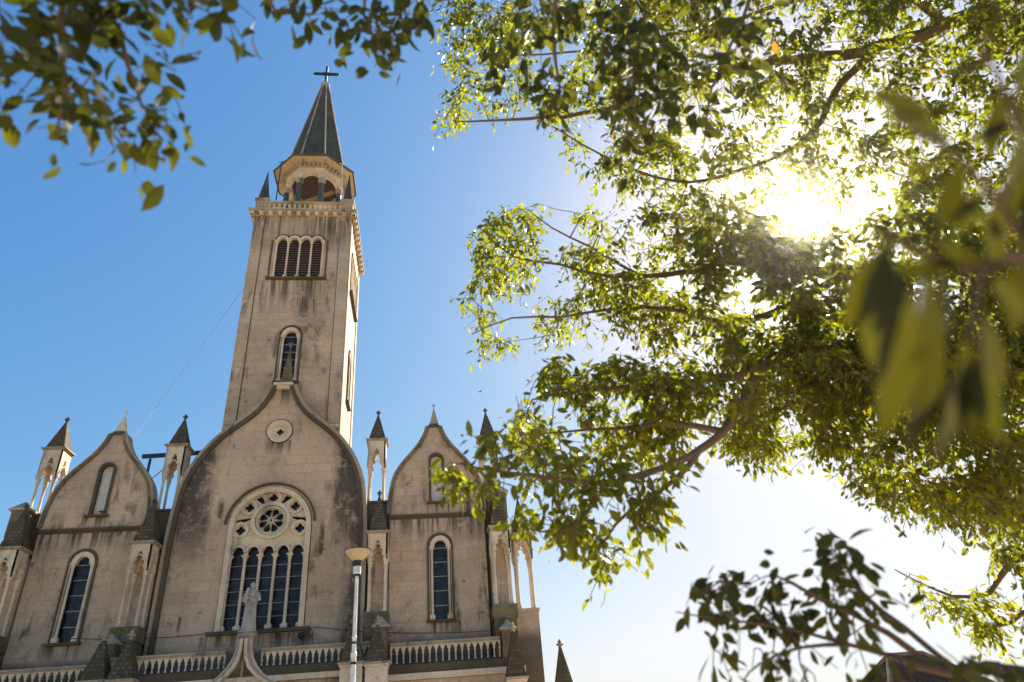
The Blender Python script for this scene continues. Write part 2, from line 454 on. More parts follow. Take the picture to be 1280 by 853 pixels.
# oculus
mb = MB().sweep(circle(-5.81, 13.66, .42, 36), .08, .09, 26.93, 27.1, True).sweep(circle(-5.81, 13.66, .30, 36), .05, .05, 26.96, 27.2, True)
oc = part('oculus', mb, M_cream)
build('oculus_edge', MB().sweep(circle(-5.81, 13.66, .525, 36), .012, .022, 26.95, 27.05, True).sweep(circle(-5.81, 13.66, .35, 36), .008, .014, 26.945, 27.05, True), M_dark, oc)
build('oculus_tracery', MB().plate([circle(-5.81, 13.66, .33), quatrefoil(-5.81, 13.66, .15)], 27.06, 27.14), M_cream, oc)
build('oculus_pane', MB().plate([circle(-5.81, 13.66, .33)], 27.2, 27.22), M_glass, oc)

# ---- great window
gwin = empty('great_window', (WCX, 27, 5.95), parent=church)
fr = MB(); fr.sweep(arch_path(WCX, 1.50, 5.99, SPR, 30), .03, .16, 26.93, 27.3)
fr2 = MB(); fr2.sweep(arch_path(WCX, 1.42, 5.99, SPR, 30), .05, .05, 26.98, 27.34)
build('window_frame', fr, M_cream, gwin); build('frame_moulding', fr2, M_cream, gwin)
hood = MB().sweep(arc(WCX, SPR, 1.685, 4, 176, 30), .02, .045, 26.88, 27.02)
build('hood_mould', hood, M_dark, gwin)
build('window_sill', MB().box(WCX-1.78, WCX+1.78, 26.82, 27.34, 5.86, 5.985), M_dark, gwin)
RC = (-5.80, 9.96)
ZA = 8.66                                           # capitals
lo = []
bays = [WCX-1.36+.544*i for i in range(6)]
loops = [[(WCX-1.40, ZA), (WCX+1.40, ZA), (WCX+1.40, SPR)] + arc(WCX, SPR, 1.40, 2, 178, 28) + [(WCX-1.40, SPR)]]
# tympanum outline with the five arch heads bitten out of its lower edge
base_edge = [(WCX-1.40, ZA)]
for i in range(5):
    cx = (bays[i]+bays[i+1])/2
    hd = lancet_pts(cx, .205, ZA+.05, 1.0, 6)
    base_edge += [(cx-.205, ZA)] + hd[::-1] + [(cx+.205, ZA)]
base_edge += [(WCX+1.40, ZA)]
outline = base_edge + [(WCX+1.40, SPR-.02)] + arc(WCX, SPR, 1.40, 0, 180, 30)[0:] 
holes = []
for k in range(8): holes.append(petal(RC[0], RC[1], 22.5+45*k, .11, .47, .135))
holes.append(circle(RC[0], RC[1], .055, 10))
small = [(-5.80, 10.86), (-6.66, 10.50), (-4.94, 10.50), (-6.90, 9.62), (-4.70, 9.62)]
for c in small: holes.append(quatrefoil(c[0], c[1], .185, 32))
# dark spandrels between the small roundels
def spandrel(a0, a1, r0=.79, r1=1.15, sh=.62):
    o = arc(RC[0], RC[1]-.02, r0, a0+4, a1-4, 5); am = (a0+a1)/2
    q = arc(WCX, SPR, 1.33, am-(a1-a0)*.36+sh*0, am+(a1-a0)*.36, 5)
    return o + q[::-1]
holes += [spandrel(56, 72), spandrel(108, 124), spandrel(2, 16), spandrel(164, 178)]
build('tympanum', MB().plate([outline]+holes, 27.12, 27.24), M_cream, gwin)
rz = MB()
rz.sweep(circle(RC[0], RC[1], .66, 48), .07, .07, 27.0, 27.13, True)
rz.sweep(circle(RC[0], RC[1], .53, 48), .03, .03, 27.05, 27.13, True)
rz.sweep(circle(RC[0], RC[1], .085, 16), .03, .03, 27.06, 27.13, True)
for k in range(8):
    rz.sweep(petal(RC[0], RC[1], 22.5+45*k, .105, .485, .15), .014, .014, 27.075, 27.13, True)
build('rose_tracery', rz, M_cream, gwin)
for c in small:
    q = MB().sweep(circle(c[0], c[1], .265, 30), .045, .04, 27.03, 27.13, True)
    q.sweep(circle(c[0], c[1], .20, 30), .02, .02, 27.07, 27.13, True)
    build('roundel', q, M_cream, gwin)
ah = MB()
for i in range(5):
    cx = (bays[i]+bays[i+1])/2
    ah.sweep(arc(cx, ZA+.10, .235, 0, 180, 14), .035, .03, 27.0, 27.13)
build('arch_heads', ah, M_cream, gwin)
def colonnette(x, y, z0, z1, r):
    b = MB()
    h = z1-z0
    b.box(x-r*1.9, x+r*1.9, y-r*1.9, y+r*1.9, z0, z0+min(.16, h*.06))
    zb = z0+min(.16, h*.06)
    b.lathe([(r*1.6,zb),(r*1.6,zb+.03),(r*1.05,zb+.06),(r,zb+.07),(r*.93,z1-.22),(r*1.25,z1-.21),(r*1.25,z1-.19),(r,z1-.18),(r*1.5,z1-.08),(r*1.75,z1-.05)], x, y, 10)
    b.box(x-r*1.9, x+r*1.9, y-r*1.9, y+r*1.9, z1-.05, z1)
    return b
for i, x in enumerate(bays):
    build('column', colonnette(x, 27.12, 5.99, ZA, .062), M_cream, gwin, smooth=True)
build('pane', MB().plate([round_arch(WCX, 1.5, 5.99, SPR, 24)], 27.36, 27.38), M_glass, gwin)
for k in range(5):
    z = 6.48+k*.46
    build('glazing_bar', MB().box(WCX-1.38, WCX+1.38, 27.325, 27.355, z-.012, z+.012), M_muntin, gwin)

# ---- side gables
sh_half = [(1.87,4.3),(1.87,9.2),(1.87,10.3),(1.80,10.95),(1.62,11.6),(1.28,12.12),(.92,12.55),(.60,12.95),(.38,13.35),(.26,13.72)]
shs = smooth_half(sh_half)
def small_window(name, cx, y, z0, zs, hw, parent, M=None, muntins=5, mat_edge=None):
    """round-headed window: dark outer mould, cream arch on two colonnettes, glazing"""
    T = (lambda b: b.xf(M)) if M is not None else (lambda b: b)
    org = Vector((cx, y, z0)); org = M @ org if M is not None else org
    wn = empty(name, org, parent=parent)
    build('outer_mould', T(MB().sweep(arch_path(cx, hw+.22, z0, zs, 18), .03, .05, y-.07, y+.1)), mat_edge or M_dark, wn)
    fr = MB().sweep(arc(cx, zs, hw+.07, 0, 180, 18), .07, .10, y-.05, y+.16)
    build('arch_surround', T(fr), M_cream, wn)
    for sx in (-1, 1):
        build('column', T(colonnette(cx+sx*(hw+.07), y+.03, z0+.02, zs, .052)), M_cream, wn, smooth=True)
        build('jamb', T(MB().box(cx+sx*(hw+.17)-.025, cx+sx*(hw+.17)+.025, y-.04, y+.12, z0, zs-.003)), M_cream, wn)
    build('pane', T(MB().plate([round_arch(cx, hw+.12, z0, zs, 16)], y+.2, y+.22)), M_glass, wn)
    mt = MB()
    for k in range(muntins):
        z = z0 + (zs+hw*.55-z0)*(k+1)/(muntins+.35)
        build('glazing_bar', T(MB().box(cx-hw, cx+hw, y+.165, y+.195, z-.015, z+.015)), M_muntin, wn)
    build('window_sill', T(MB().box(cx-hw-.30, cx+hw+.30, y-.14, y+.2, z0-.09, z0)), M_dark, wn)
    return wn
SGX = (-12.20, .61)
for gi, gx in enumerate(SGX):
    wx = (-12.27, .69)[gi]; nx = (-12.18, .61)[gi]; ax = (-12.12, .53)[gi]
    tilt = lambda x, z: x + (ax-gx)*max(0, (z-10)/3.7)
    out = [(tilt(x, z), z) for x, z in gable_outline(gx, shs)]
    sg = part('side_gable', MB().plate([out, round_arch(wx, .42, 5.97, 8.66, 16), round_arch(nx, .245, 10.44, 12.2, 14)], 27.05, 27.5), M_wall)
    cp = MB(); ce = MB()
    for sgn in (1, -1):
        pth = [(tilt(gx+sgn*x, z), z) for x, z in shs if z > 9.95]
        if sgn < 0: pth = pth[::-1]
        cp.sweep(pth, .10, .04, 26.98, 27.58); ce.sweep(pth, .03, .075, 26.94, 27.62)
    build('gable_coping', cp, M_trim, sg); build('coping_edge', ce, M_moss, sg)
    build('string_course', MB().box(gx-1.85, gx+1.85, 26.95, 27.06, 9.84, 9.93).box(gx-1.85, gx+1.85, 27.0, 27.06, 9.76, 9.838), M_dark, sg)
    build('gable_cap', MB().box(ax-.28, ax+.28, 26.96, 27.56, 13.7, 13.76).box(ax-.2, ax+.2, 27.0, 27.5, 13.762, 13.85), M_dark, sg)
    sp = MB().box(ax-.19+.02, ax+.19+.02, 27.05, 27.43, 13.852, 14.68, .08).box(ax-.1, ax+.14, 27.14, 27.34, 13.80, 13.851)
    sp.lathe([(.02,14.66),(.02,14.72),(.05,14.76),(.018,14.8),(.015,14.9)], ax+.02, 27.24, 8)
    sp.box(ax-.05, ax+.09, 27.22, 27.26, 14.81, 14.85)
    build('gable_finial', sp, M_cream if gi == 0 else M_trim, sg)
    small_window('lancet_window', wx, 27.05, 5.95, 8.66, .255, church)
    nic = empty('blind_niche', (nx, 27.05, 10.4), parent=church)
    build('niche_frame', MB().sweep(arch_path(nx, .28, 10.42, 12.2, 16), .035, .06, 26.97, 27.2), M_dark, nic)
    build('niche_sill', MB().box(nx-.42, nx+.42, 26.9, 27.3, 10.34, 10.42), M_dark, nic)
    build('niche_panel', MB().plate([round_arch(nx, .27, 10.42, 12.2, 14)], 27.26, 27.3), M_white, nic)

# ---- buttress strips between and beside the gables
def strip(x0, x1, top, y0=27.3, y1=28.3):
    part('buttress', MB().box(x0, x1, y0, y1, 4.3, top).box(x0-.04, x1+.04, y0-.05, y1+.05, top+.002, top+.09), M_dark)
strip(XC-4.62+.1, XC-3.53, 10.55); strip(XC+3.53, XC+4.60, 10.55)
strip(-15.2, -14.09, 10.55); strip(2.50, 3.42, 10.55)
# square cap posts standing at the outer corners
for x in (-14.78, 3.12):
    pp = part('corner_post', MB().box(x-.27, x+.27, 26.72, 27.28, 9.6, 10.62), M_moss)
    build('post_cap', MB().box(x-.36, x+.36, 26.64, 27.36, 10.622, 10.7).box(x-.33, x+.33, 26.67, 27.33, 10.702, 11.02, .04), M_trim, pp)

# ---- pinnacles (open aedicules with a tiled spire)
def make_pinnacle(base, hcap, heave, hfin, half_w, name='pinnacle', mat=M_cream):
    x, y, z = base
    root = empty(name, base, parent=church)
    hw = half_w; zc, ze = z+hcap, z+heave
    cb = MB()
    op = [(x-hw, zc), (x-hw+.10, zc)]
    def face():
        f = MB()
        tre = trefoil(x, hw-.13, zc, zc+.02, (ze-zc)*.74)
        o = [(x-hw, ze), (x-hw, zc)] + [(px_, pz_) for px_, pz_ in tre[::-1]] + [(x+hw, zc), (x+hw, ze)]
        f.plate([o[::-1]], y-hw, y-hw+.07)
        f.sweep([(px_, pz_) for px_, pz_ in lancet_pts(x, hw-.06, zc+.04, 1.30*(ze-zc)/.98 if ze-zc < 1.1 else 1.45, 8)], .018, .018, y-hw-.03, y-hw+.003)
        return f
    for k in range(4):
        Mx = Matrix.Translation((x, y, 0)) @ Matrix.Rotation(k*math.pi/2, 4, 'Z') @ Matrix.Translation((-x, -y, 0))
        f = face().xf(Mx); cb.add(f.v, f.f)
    cb.box(x-hw+.01, x+hw-.01, y-hw+.01, y+hw-.01, ze-.16, ze-.1)
    build('canopy', cb, mat, root)
    ev = MB().box(x-hw-.04, x+hw+.04, y-hw-.04, y+hw+.04, ze+.002, ze+.05).box(x-hw-.09, x+hw+.09, y-hw-.09, y+hw+.09, ze+.052, ze+.10)
    build('eave', ev, M_trim, root)
    zf = z+hfin
    build('spire', MB().box(x-hw+.01, x+hw-.01, y-hw+.01, y+hw-.01, ze+.102, zf-.28, .10), M_scale, root)
    fn = MB().lathe([(.035,zf-.30),(.03,zf-.24),(.075,zf-.2),(.03,zf-.16),(.025,zf-.12),(.05,zf-.06),(.012,zf)], x, y, 8)
    fn.box(x-.10, x+.10, y-.025, y+.025, zf-.145, zf-.095).box(x-.025, x+.025, y-.10, y+.10, zf-.144, zf-.096)
    build('finial', fn, M_dark, root)
    q = hw-.085
    for sx in (-1, 1):
        for sy in (-1, 1):
            b = MB(); r = .052; cx, cy_ = x+sx*q, y+sy*q
            b.lathe([(r*1.7,z),(r*1.7,z+.05),(r*1.1,z+.09),(r*1.35,z+.14),(r,z+.17),(r*.9,zc-.26),(r*1.3,zc-.25),(r*1.3,zc-.22),(r,zc-.2),(r*1.7,zc-.1),(r*1.35,zc-.08),(r*1.8,zc-.02),(r*1.8,zc+.03)], cx, cy_, 9)
            build('column', b, M_cream, root, smooth=True)
    return root
up0 = make_pinnacle((-1.86, 27.8, 10.64), 1.45, 2.66, 4.28, .37)
for x in (-9.92, -14.58, 2.86): dup(up0, (x+1.86, 0, 0))
lw0 = make_pinnacle((-1.65, 26.58, 6.22), 1.86, 2.80, 4.62, .37, 'niche_canopy')
for x, y in ((-10.04, 26.58), (-14.5, 26.58), (2.98, 26.58), (3.98, 27.75)): dup(lw0, (x+1.65, y-26.58, 0))
for x in (-1.65, -10.04, -14.5, 2.98):
    bk = part('niche_base', MB().box(x-.45, x+.45, 26.1, 27.29, 5.72, 6.21).box(x-.40, x+.40, 26.16, 27.285, 4.4, 5.715), M_moss)
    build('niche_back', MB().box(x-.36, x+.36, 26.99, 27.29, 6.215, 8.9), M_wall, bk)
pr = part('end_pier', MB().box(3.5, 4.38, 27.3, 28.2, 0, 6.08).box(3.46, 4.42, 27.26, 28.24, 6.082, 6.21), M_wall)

# ---- nave behind
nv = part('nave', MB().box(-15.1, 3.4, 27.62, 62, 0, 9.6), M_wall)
build('roof', MB().add([(-15.4,28.4,9.6),(3.7,28.4,9.6),(XC,28.4,10.4),(-15.4,62.3,9.6),(3.7,62.3,9.6),(XC,62.3,12.4)], [(0,2,5,3),(1,4,5,2),(0,1,2),(3,5,4),(0,3,4,1)]), M_scale, nv)

# ---- balustrades and terrace
def balustrade(x0, x1, y, z0, z1, sp, wrap=True):
    bl = part('balustrade', MB().box(x0, x1, y-.10, y+.10, z0-.06, z0), M_dark)
    rail = MB().box(x0, x1, y-.13, y+.13, z1-.055, z1).box(x0, x1, y-.09, y+.09, z1-.11, z1-.057)
    build('top_rail', rail, M_trim, bl)
    n = max(2, round((x1-x0)/sp)); s_ = (x1-x0)/n
    zt = z1-.112; zb = zt-.20
    o = [(x0, zt), (x0, zb)]
    for i in range(n):
        cx = x0+s_*(i+.5); hw = s_*.36
        o += [(cx-hw, zb), (cx-hw*1.0, zb+.04), (cx-hw*.55, zb+.09), (cx-hw*.62, zb+.12), (cx, zb+.18), (cx+hw*.62, zb+.12), (cx+hw*.55, zb+.09), (cx+hw, zb+.04), (cx+hw, zb)]
    o += [(x1, zb), (x1, zt)]
    build('arcade', MB().plate([o[::-1]], y-.05, y+.05), M_cream, bl)
    for i in range(n+1):
        x = x0+s_*i
        if i == 0: x += .03
        if i == n: x -= .03
        r = .026
        build('baluster', MB().lathe([(r*1.7,z0),(r*1.6,z0+.04),(r,z0+.07),(r*.85,zb-.07),(r*1.3,zb-.05),(r*1.9,zb)], x, y, 7), M_cream, bl, smooth=True)
    return bl
YM, YS = 25.45, 26.0
balustrade(-10.1, -6.42, YM, 4.60, 5.14, .205)
balustrade(-5.3, -1.75, YM, 4.60, 5.14, .205)
balustrade(-1.12, 2.70, YS, 4.44, 5.10, .225)
balustrade(-14.9, -10.7, YS, 4.44, 5.06, .225)
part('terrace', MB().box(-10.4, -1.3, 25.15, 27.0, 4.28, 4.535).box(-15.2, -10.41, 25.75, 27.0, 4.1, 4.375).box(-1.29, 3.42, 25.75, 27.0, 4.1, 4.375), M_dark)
part('terrace_cornice', MB().box(-10.45, -1.25, 25.06, 25.3, 4.10, 4.275).box(-15.25, -10.46, 25.66, 25.9, 3.9, 4.095).box(-1.24, 3.5, 25.66, 25.9, 3.9, 4.095), M_cream)
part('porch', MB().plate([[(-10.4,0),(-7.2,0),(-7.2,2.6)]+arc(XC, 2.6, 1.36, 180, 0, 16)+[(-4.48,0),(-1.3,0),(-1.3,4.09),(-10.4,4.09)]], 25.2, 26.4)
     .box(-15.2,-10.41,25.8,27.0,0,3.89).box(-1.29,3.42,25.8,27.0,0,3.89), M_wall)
dr = part('church_door', MB().plate([round_arch(XC, 1.4, .02, 2.6, 16)], 26.3, 26.36), M_wood)
# posts with pyramid caps at the ends of the balustrades
for x, y, zt in ((-10.28, 25.85, 5.62), (-1.44, 25.85, 5.62), (2.98, 25.95, 5.30), (-14.9, 25.95, 5.3)):
    p_ = part('balustrade_post', MB().box(x-.22, x+.22, y-.22, y+.22, 4.38, zt-.1).box(x-.25, x+.25, y-.25, y+.25, zt-.098, zt-.02), M_moss)
    build('post_cap', MB().box(x-.31, x+.31, y-.31, y+.31, zt-.018, zt+.05).box(x-.28, x+.28, y-.28, y+.28, zt+.052, zt+.36, .05), M_trim, p_)
# low scale-tiled spirelets in front
def low_spire(x, y, z0, h, hw=.41):
    r = empty('spirelet', (x, y, 0), parent=church)
    sh = MB().plate([[(x-hw*.86,0),(x+hw*.86,0),(x+hw*.86,z0-.12),(x-hw*.86,z0-.12)], lancet(x, hw*.42, z0-1.6, z0-.72, 1.3)], y-hw*.86, y-hw*.70)
    sh.box(x-hw*.86, x+hw*.86, y-hw*.698, y+hw*.86, 0, z0-.12)
    sh.box(x-hw*.95, x+hw*.95, y-hw*.95, y+hw*.95, z0-.118, z0-.05)
    build('shaft', sh, M_cream, r)
    build('base_slab', MB().box(x-hw*1.06, x+hw*1.06, y-hw*1.06, y+hw*1.06, z0-.048, z0+.02), M_trim, r)
    zt = z0+h
    build('spire', MB().box(x-hw, x+hw, y-hw, y+hw, z0+.022, z0+.12, .86).box(x-hw*.86, x+hw*.86, y-hw*.86, y+hw*.86, z0+.122, zt-.22, .16), M_scale, r)
    fn = MB().lathe([(.07,zt-.22),(.05,zt-.15),(.13,zt-.10),(.13,zt-.07),(.05,zt-.04),(.07,zt),(.04,zt+.05),(.01,zt+.10)], x, y, 9)
    build('finial', fn, M_trim, r, smooth=True)
    return r
low_spire(-10.14, 25.0, 4.42, 1.42); low_spire(-9.33, 25.0, 4.40, 1.42)
low_spire(-2.30, 25.0, 4.44, 1.42); low_spire(-1.50, 25.0, 4.40, 1.40)
low_spire(3.05, 25.0, 3.66, 1.66, .36)
low_spire(4.82, 26.0, 3.2, 1.6, .36)
# ogee pedestal over the portal carrying the statue
SX, SY = -5.80, 25.35
pd = part('pedestal', MB().lathe([(.26,4.3),(.26,5.46),(.30,5.50),(.34,5.55),(.34,5.60),(.30,5.64)], SX, SY+.02, 6, R_(30)), M_trim)
for k, (dy, wd, mt_) in enumerate(((.36, .055, M_trim), (.30, .05, M_cream), (.42, .05, M_cream))):
    og = MB()
    for sgn in (1, -1):
        off = (0, .09, -.10)[k]
        pth = [(SX+sgn*(.12+off*.5), 5.42), (SX+sgn*(.14+off*.6), 5.12), (SX+sgn*(.21+off*.8), 4.83), (SX+sgn*(.34+off), 4.57), (SX+sgn*(.56+off), 4.33), (SX+sgn*(.86+off), 4.12), (SX+sgn*(1.25+off), 3.9)]
        if sgn < 0: pth = pth[::-1]
        og.sweep(pth, wd, wd, SY-dy, SY-.12)
    build('ogee_rib', og, mt_, pd)
build('ogee_panel', MB().plate([[(SX-.12,5.45),(SX-.16,5.1),(SX-.3,4.65),(SX-.56,4.33),(SX-1.25,3.9),(SX+1.25,3.9),(SX+.56,4.33),(SX+.3,4.65),(SX+.16,5.1),(SX+.12,5.45)]], SY-.22, SY-.11), M_moss, pd)

# ================================================================== TOWER
TX, TY0, TW = -5.90, 27.6, 2.39
TD = 4.8; TY1 = TY0+TD; TYC = TY0+TD/2
T0, T1 = 9.0, 25.95
LX = -5.93
front_holes = [round_arch(-5.90, .42, 16.32, 18.72, 16), [(LX-1.14, 21.98), (LX+1.14, 21.98), (LX+1.14, 24.30)] + [p for k in range(3,-1,-1) for p in arc(LX-.84+.56*k, 24.28, .28, 4, 176, 8)] + [(LX-1.14, 24.30)]]
face_o = [(TX-TW, T0), (TX+TW, T0), (TX+TW, T1), (TX-TW, T1)]
MR = Matrix.Translation((TX, TYC, 0)) @ Matrix.Rotation(math.pi/2, 4, 'Z') @ Matrix.Translation((-TX, -TYC, 0))
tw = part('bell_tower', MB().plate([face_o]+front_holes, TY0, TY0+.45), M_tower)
sd_ = MB().plate([[(TX-TW+.452,T0),(TX+TW-.004,T0),(TX+TW-.004,T1),(TX-TW+.452,T1)]]+front_holes, TY0, TY0+.45).xf(MR)
sd_.box(TX-TW, TX-TW+.45, TY0+.452, TY1-.452, T0, T1).box(TX-TW, TX+TW-.5, TY1-.45, TY1, T0, T1).box(TX-TW+.46, TX+TW-.46, TY0+.5, TY1-.5, 15, 15.1)
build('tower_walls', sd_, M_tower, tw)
pil = MB()
for sx in (-1, 1):
    xa = TX+sx*TW; xb = xa - sx*.50
    pil.box(min(xa,xb)-.0, max(xa,xb)+.0, TY0-.06, TY0-.002, T0, 25.5)
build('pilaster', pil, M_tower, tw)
for sx in (-1, 1):
    xj = TX+sx*(TW-.515)
    build('pilaster_joint', MB().box(xj-.016, xj+.016, TY0-.03, TY0-.002, 14.1, 25.7), M_dark, tw)
pil = MB()
for ya in (TY0+.0, TY1-.5): pil.box(TX+TW+.001, TX+TW+.06, ya, ya+.5, T0, 25.5)
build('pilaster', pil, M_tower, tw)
pl_ = MB()
for sx in (-1, 1): pl_.box(TX+sx*2.14-.22, TX+sx*2.14+.22, TY0-.16, TY0-.062, 14.06, 14.13)
build('pilaster_foot', pl_, M_cream, tw)
small_window('tower_window', -5.90, TY0, 16.30, 18.72, .27, tw.parent, muntins=6)
small_window('tower_window', -5.90, TY0, 16.30, 18.72, .27, tw.parent, M=MR, muntins=6)
def louvre_window(M=None):
    T = (lambda b: b.xf(M)) if M is not None else (lambda b: b)
    org = Vector((LX, TY0, 21.9)); org = M @ org if M is not None else org
    wn = empty('louvre_window', org, parent=church)
    xs = [LX-1.12+.56*i for i in range(5)]
    build('window_sill', T(MB().box(LX-1.42, LX+1.42, TY0-.16, TY0+.2, 21.86, 21.97)), M_dark, wn)
    hd = MB(); dk = MB()
    tym = [(LX-1.13, 24.12)]
    for i in range(4):
        cx = LX-.84+.56*i
        hd.sweep(arc(cx, 24.28, .24, 0, 180, 14), .055, .06, TY0-.08, TY0+.12)
        dk.sweep(arc(cx, 24.28, .35, 38 if i < 3 else 0, 142 if i > 0 else 180, 10), .045, .03, TY0-.05, TY0+.02)
    build('arch_head', T(hd), M_cream, wn)
    dk.box(LX-1.37, LX-1.30, TY0-.05, TY0+.02, 21.98, 24.3).box(LX+1.30, LX+1.37, TY0-.05, TY0+.02, 21.98, 24.3)
    build('outer_mould', T(dk), M_dark, wn)
    for x in xs: build('column', T(colonnette(x, TY0+.02, 21.97, 24.3, .055)), M_cream, wn, smooth=True)
    sl = MB()
    for k in range(17):
        z = 22.02+k*.148
        sl.add([(LX-1.12,TY0+.14,z),(LX+1.12,TY0+.14,z),(LX+1.12,TY0+.26,z+.10),(LX-1.12,TY0+.26,z+.10),(LX-1.12,TY0+.14,z+.025),(LX+1.12,TY0+.14,z+.025),(LX+1.12,TY0+.26,z+.125),(LX-1.12,TY0+.26,z+.125)],
               [(0,1,2,3),(7,6,5,4),(0,4,5,1),(1,5,6,2),(2,6,7,3),(3,7,4,0)])
    build('slat', T(sl), M_louvre, wn)
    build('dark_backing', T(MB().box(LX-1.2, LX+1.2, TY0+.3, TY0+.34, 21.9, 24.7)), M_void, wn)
louvre_window(); louvre_window(MR)
# cornice with modillions
cn = MB().box(TX-TW-.08, TX+TW+.08, TY0-.08, TY1+.08, 25.952, 26.03).box(TX-TW-.30, TX+TW+.30, TY0-.30, TY1+.30, 26.10, 26.20).box(TX-TW-.22, TX+TW+.22, TY0-.22, TY1+.22, 26.032, 26.098)
cor = part('tower_cornice', cn, M_trim)
md = MB()
for k in range(12):
    a = -TW-.12+(2*TW+.24)*k/11
    for Mx in (None, MR, MR@MR if False else None):
        pass
    for bb in ((TX+a-.09, TX+a+.09, TY0-.25, TY0-.082), (TX+TW+.082, TX+TW+.25, TYC+a*TD/(2*TW)-.09, TYC+a*TD/(2*TW)+.09), (TX-TW-.25, TX-TW-.082, TYC+a*TD/(2*TW)-.09, TYC+a*TD/(2*TW)+.09)):
        build('modillion', MB().box(*bb, 25.88, 26.028), M_cream, cor)
# parapet and corner spirelets
tb = part('tower_parapet', MB().box(TX-TW+.45, TX+TW-.45, TY0-.05, TY0+.2, 26.202, 26.34).box(TX+TW-.2, TX+TW+.05, TY0+.5, TY1-.5, 26.202, 26.34).box(TX-TW-.05, TX-TW+.2, TY0+.5, TY1-.5, 26.202, 26.34).box(TX-TW+.45, TX+TW-.45, TY1-.2, TY1+.05, 26.202, 26.34), M_cream)
rl = MB().box(TX-TW+.40, TX+TW-.40, TY0-.09, TY0+.24, 26.74, 26.86).box(TX+TW-.24, TX+TW+.09, TY0+.5, TY1-.5, 26.74, 26.86).box(TX-TW-.09, TX-TW+.24, TY0+.5, TY1-.5, 26.74, 26.86).box(TX-TW+.40, TX+TW-.40, TY1-.24, TY1+.09, 26.74, 26.86)
build('top_rail', rl, M_trim, tb)
for k in range(15):
    a = -TW+.6+(2*TW-1.2)*k/14
    for cx, cy_ in ((TX+a, TY0+.07), (TX+TW-.07, TYC+a), (TX-TW+.07, TYC+a)):
        build('baluster', MB().lathe([(.06,26.345),(.05,26.38),(.085,26.5),(.05,26.62),(.08,26.70),(.08,26.735)], cx, cy_, 8), M_cream, tb, smooth=True)
for sx in (-1, 1):
    for yy in (TY0+.28, TY1-.28):
        x = TX+sx*(TW-.24)
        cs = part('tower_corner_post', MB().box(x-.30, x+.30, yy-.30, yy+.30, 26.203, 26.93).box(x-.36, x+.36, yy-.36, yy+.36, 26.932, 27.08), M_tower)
        build('spire', MB().box(x-.25, x+.25, yy-.25, yy+.25, 27.082, 29.05, .10), M_slate, cs)
        build('finial', MB().lathe([(.03,29.0),(.05,29.08),(.02,29.14),(.01,29.3)], x, yy, 7), M_iron, cs)
# belfry: octagon with green columns
BX, BY = -5.92, TYC
OCT = R_(22.5)
def octa(r_flat): return r_flat/math.cos(R_(22.5))
blf = part('belfry', MB().lathe([(octa(1.62),26.2),(octa(1.62),26.75),(octa(1.70),26.78),(octa(1.70),26.9)], BX, BY, 8, OCT), M_cream)
RCOL = 1.42
ce_ = MB().lathe([(octa(1.50),30.17),(octa(1.50),30.26)], BX, BY, 8, OCT)
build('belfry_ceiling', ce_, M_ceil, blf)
side = RCOL*math.tan(R_(22.5))
for k in range(8):
    a = k*math.pi/4
    Mx = Matrix.Translation((BX, BY, 0)) @ Matrix.Rotation(a, 4, 'Z')
    s_ = side+.035
    o = [(-s_, 29.42), (-s_+.17, 29.42)] + arc(0, 29.42, s_-.17, 180, 0, 14)[1:] + [(s_, 29.42), (s_, 30.27), (-s_, 30.27)]
    b = MB().plate([o], -RCOL-.10, -RCOL+.14)
    b.sweep(arc(0, 29.42, s_-.14, 0, 180, 14), .03, .03, -RCOL-.14, -RCOL-.08)
    b.xf(Mx); build('arch', b, M_cream, blf)
    v = Mx @ Vector((side, -RCOL, 0))
    build('column', MB().lathe([(.20,26.902),(.20,27.0),(.15,27.05),(.145,28.9),(.13,29.12)], v.x, v.y, 12), M_green, blf, smooth=True)
    build('capital', MB().lathe([(.15,29.122),(.16,29.2),(.22,29.34),(.22,29.415)], v.x, v.y, 12), M_trim, blf)
build('bell_beam', MB().bar((BX-1.0, BY-.7, 28.1), (BX+1.0, BY-.2, 29.7), .24), M_wood, blf)
b = MB().lathe([(.46,28.2),(.40,28.35),(.30,28.6),(.24,28.85),(.12,28.95),(.04,29.0)], BX, BY+.35, 14)
build('bell', b, M_iron, blf, smooth=True)
build('bell_yoke', MB().box(BX-1.1, BX+1.1, BY+.27, BY+.43, 29.0, 29.2), M_wood, blf)
dn = MB()
for k in range(8):
    Mx = Matrix.Translation((BX, BY, 0)) @ Matrix.Rotation(k*math.pi/4, 4, 'Z')
    for i in range(6):
        u = -.60+.24*i
        build('dentil', MB().box(u-.065, u+.065, -1.74, -1.60, 30.28, 30.43).xf(Mx), M_trim, blf)
ev = MB().lathe([(octa(1.60),30.272),(octa(1.60),30.44),(octa(2.08),30.50),(octa(2.14),30.515),(octa(2.14),30.59)], BX, BY, 8, OCT)
build('eave', ev, M_soffit, blf)
gt = MB()
for k in range(8):
    a0, a1 = OCT+k*math.pi/4, OCT+(k+1)*math.pi/4
    gt.bar((BX+octa(2.18)*math.cos(a0), BY+octa(2.18)*math.sin(a0), 30.56), (BX+octa(2.18)*math.cos(a1), BY+octa(2.18)*math.sin(a1), 30.56), .10)
build('gutter', gt, M_dark, blf)
spr = part('spire', MB().lathe([(octa(2.17),30.602),(octa(2.05),30.70),(octa(1.64),31.15),(octa(1.54),31.3),(octa(.19),39.0)], BX, BY, 8, OCT), M_slate)
for k in range(8):
    a = OCT+k*math.pi/4
    pts = [(BX+r*math.cos(a), BY+r*math.sin(a), z) for r, z in ((octa(1.66),31.17),(octa(1.545),31.32),(octa(.20),39.0))]
    build('ridge', MB().tube(pts, .05, 5), M_trim, spr)
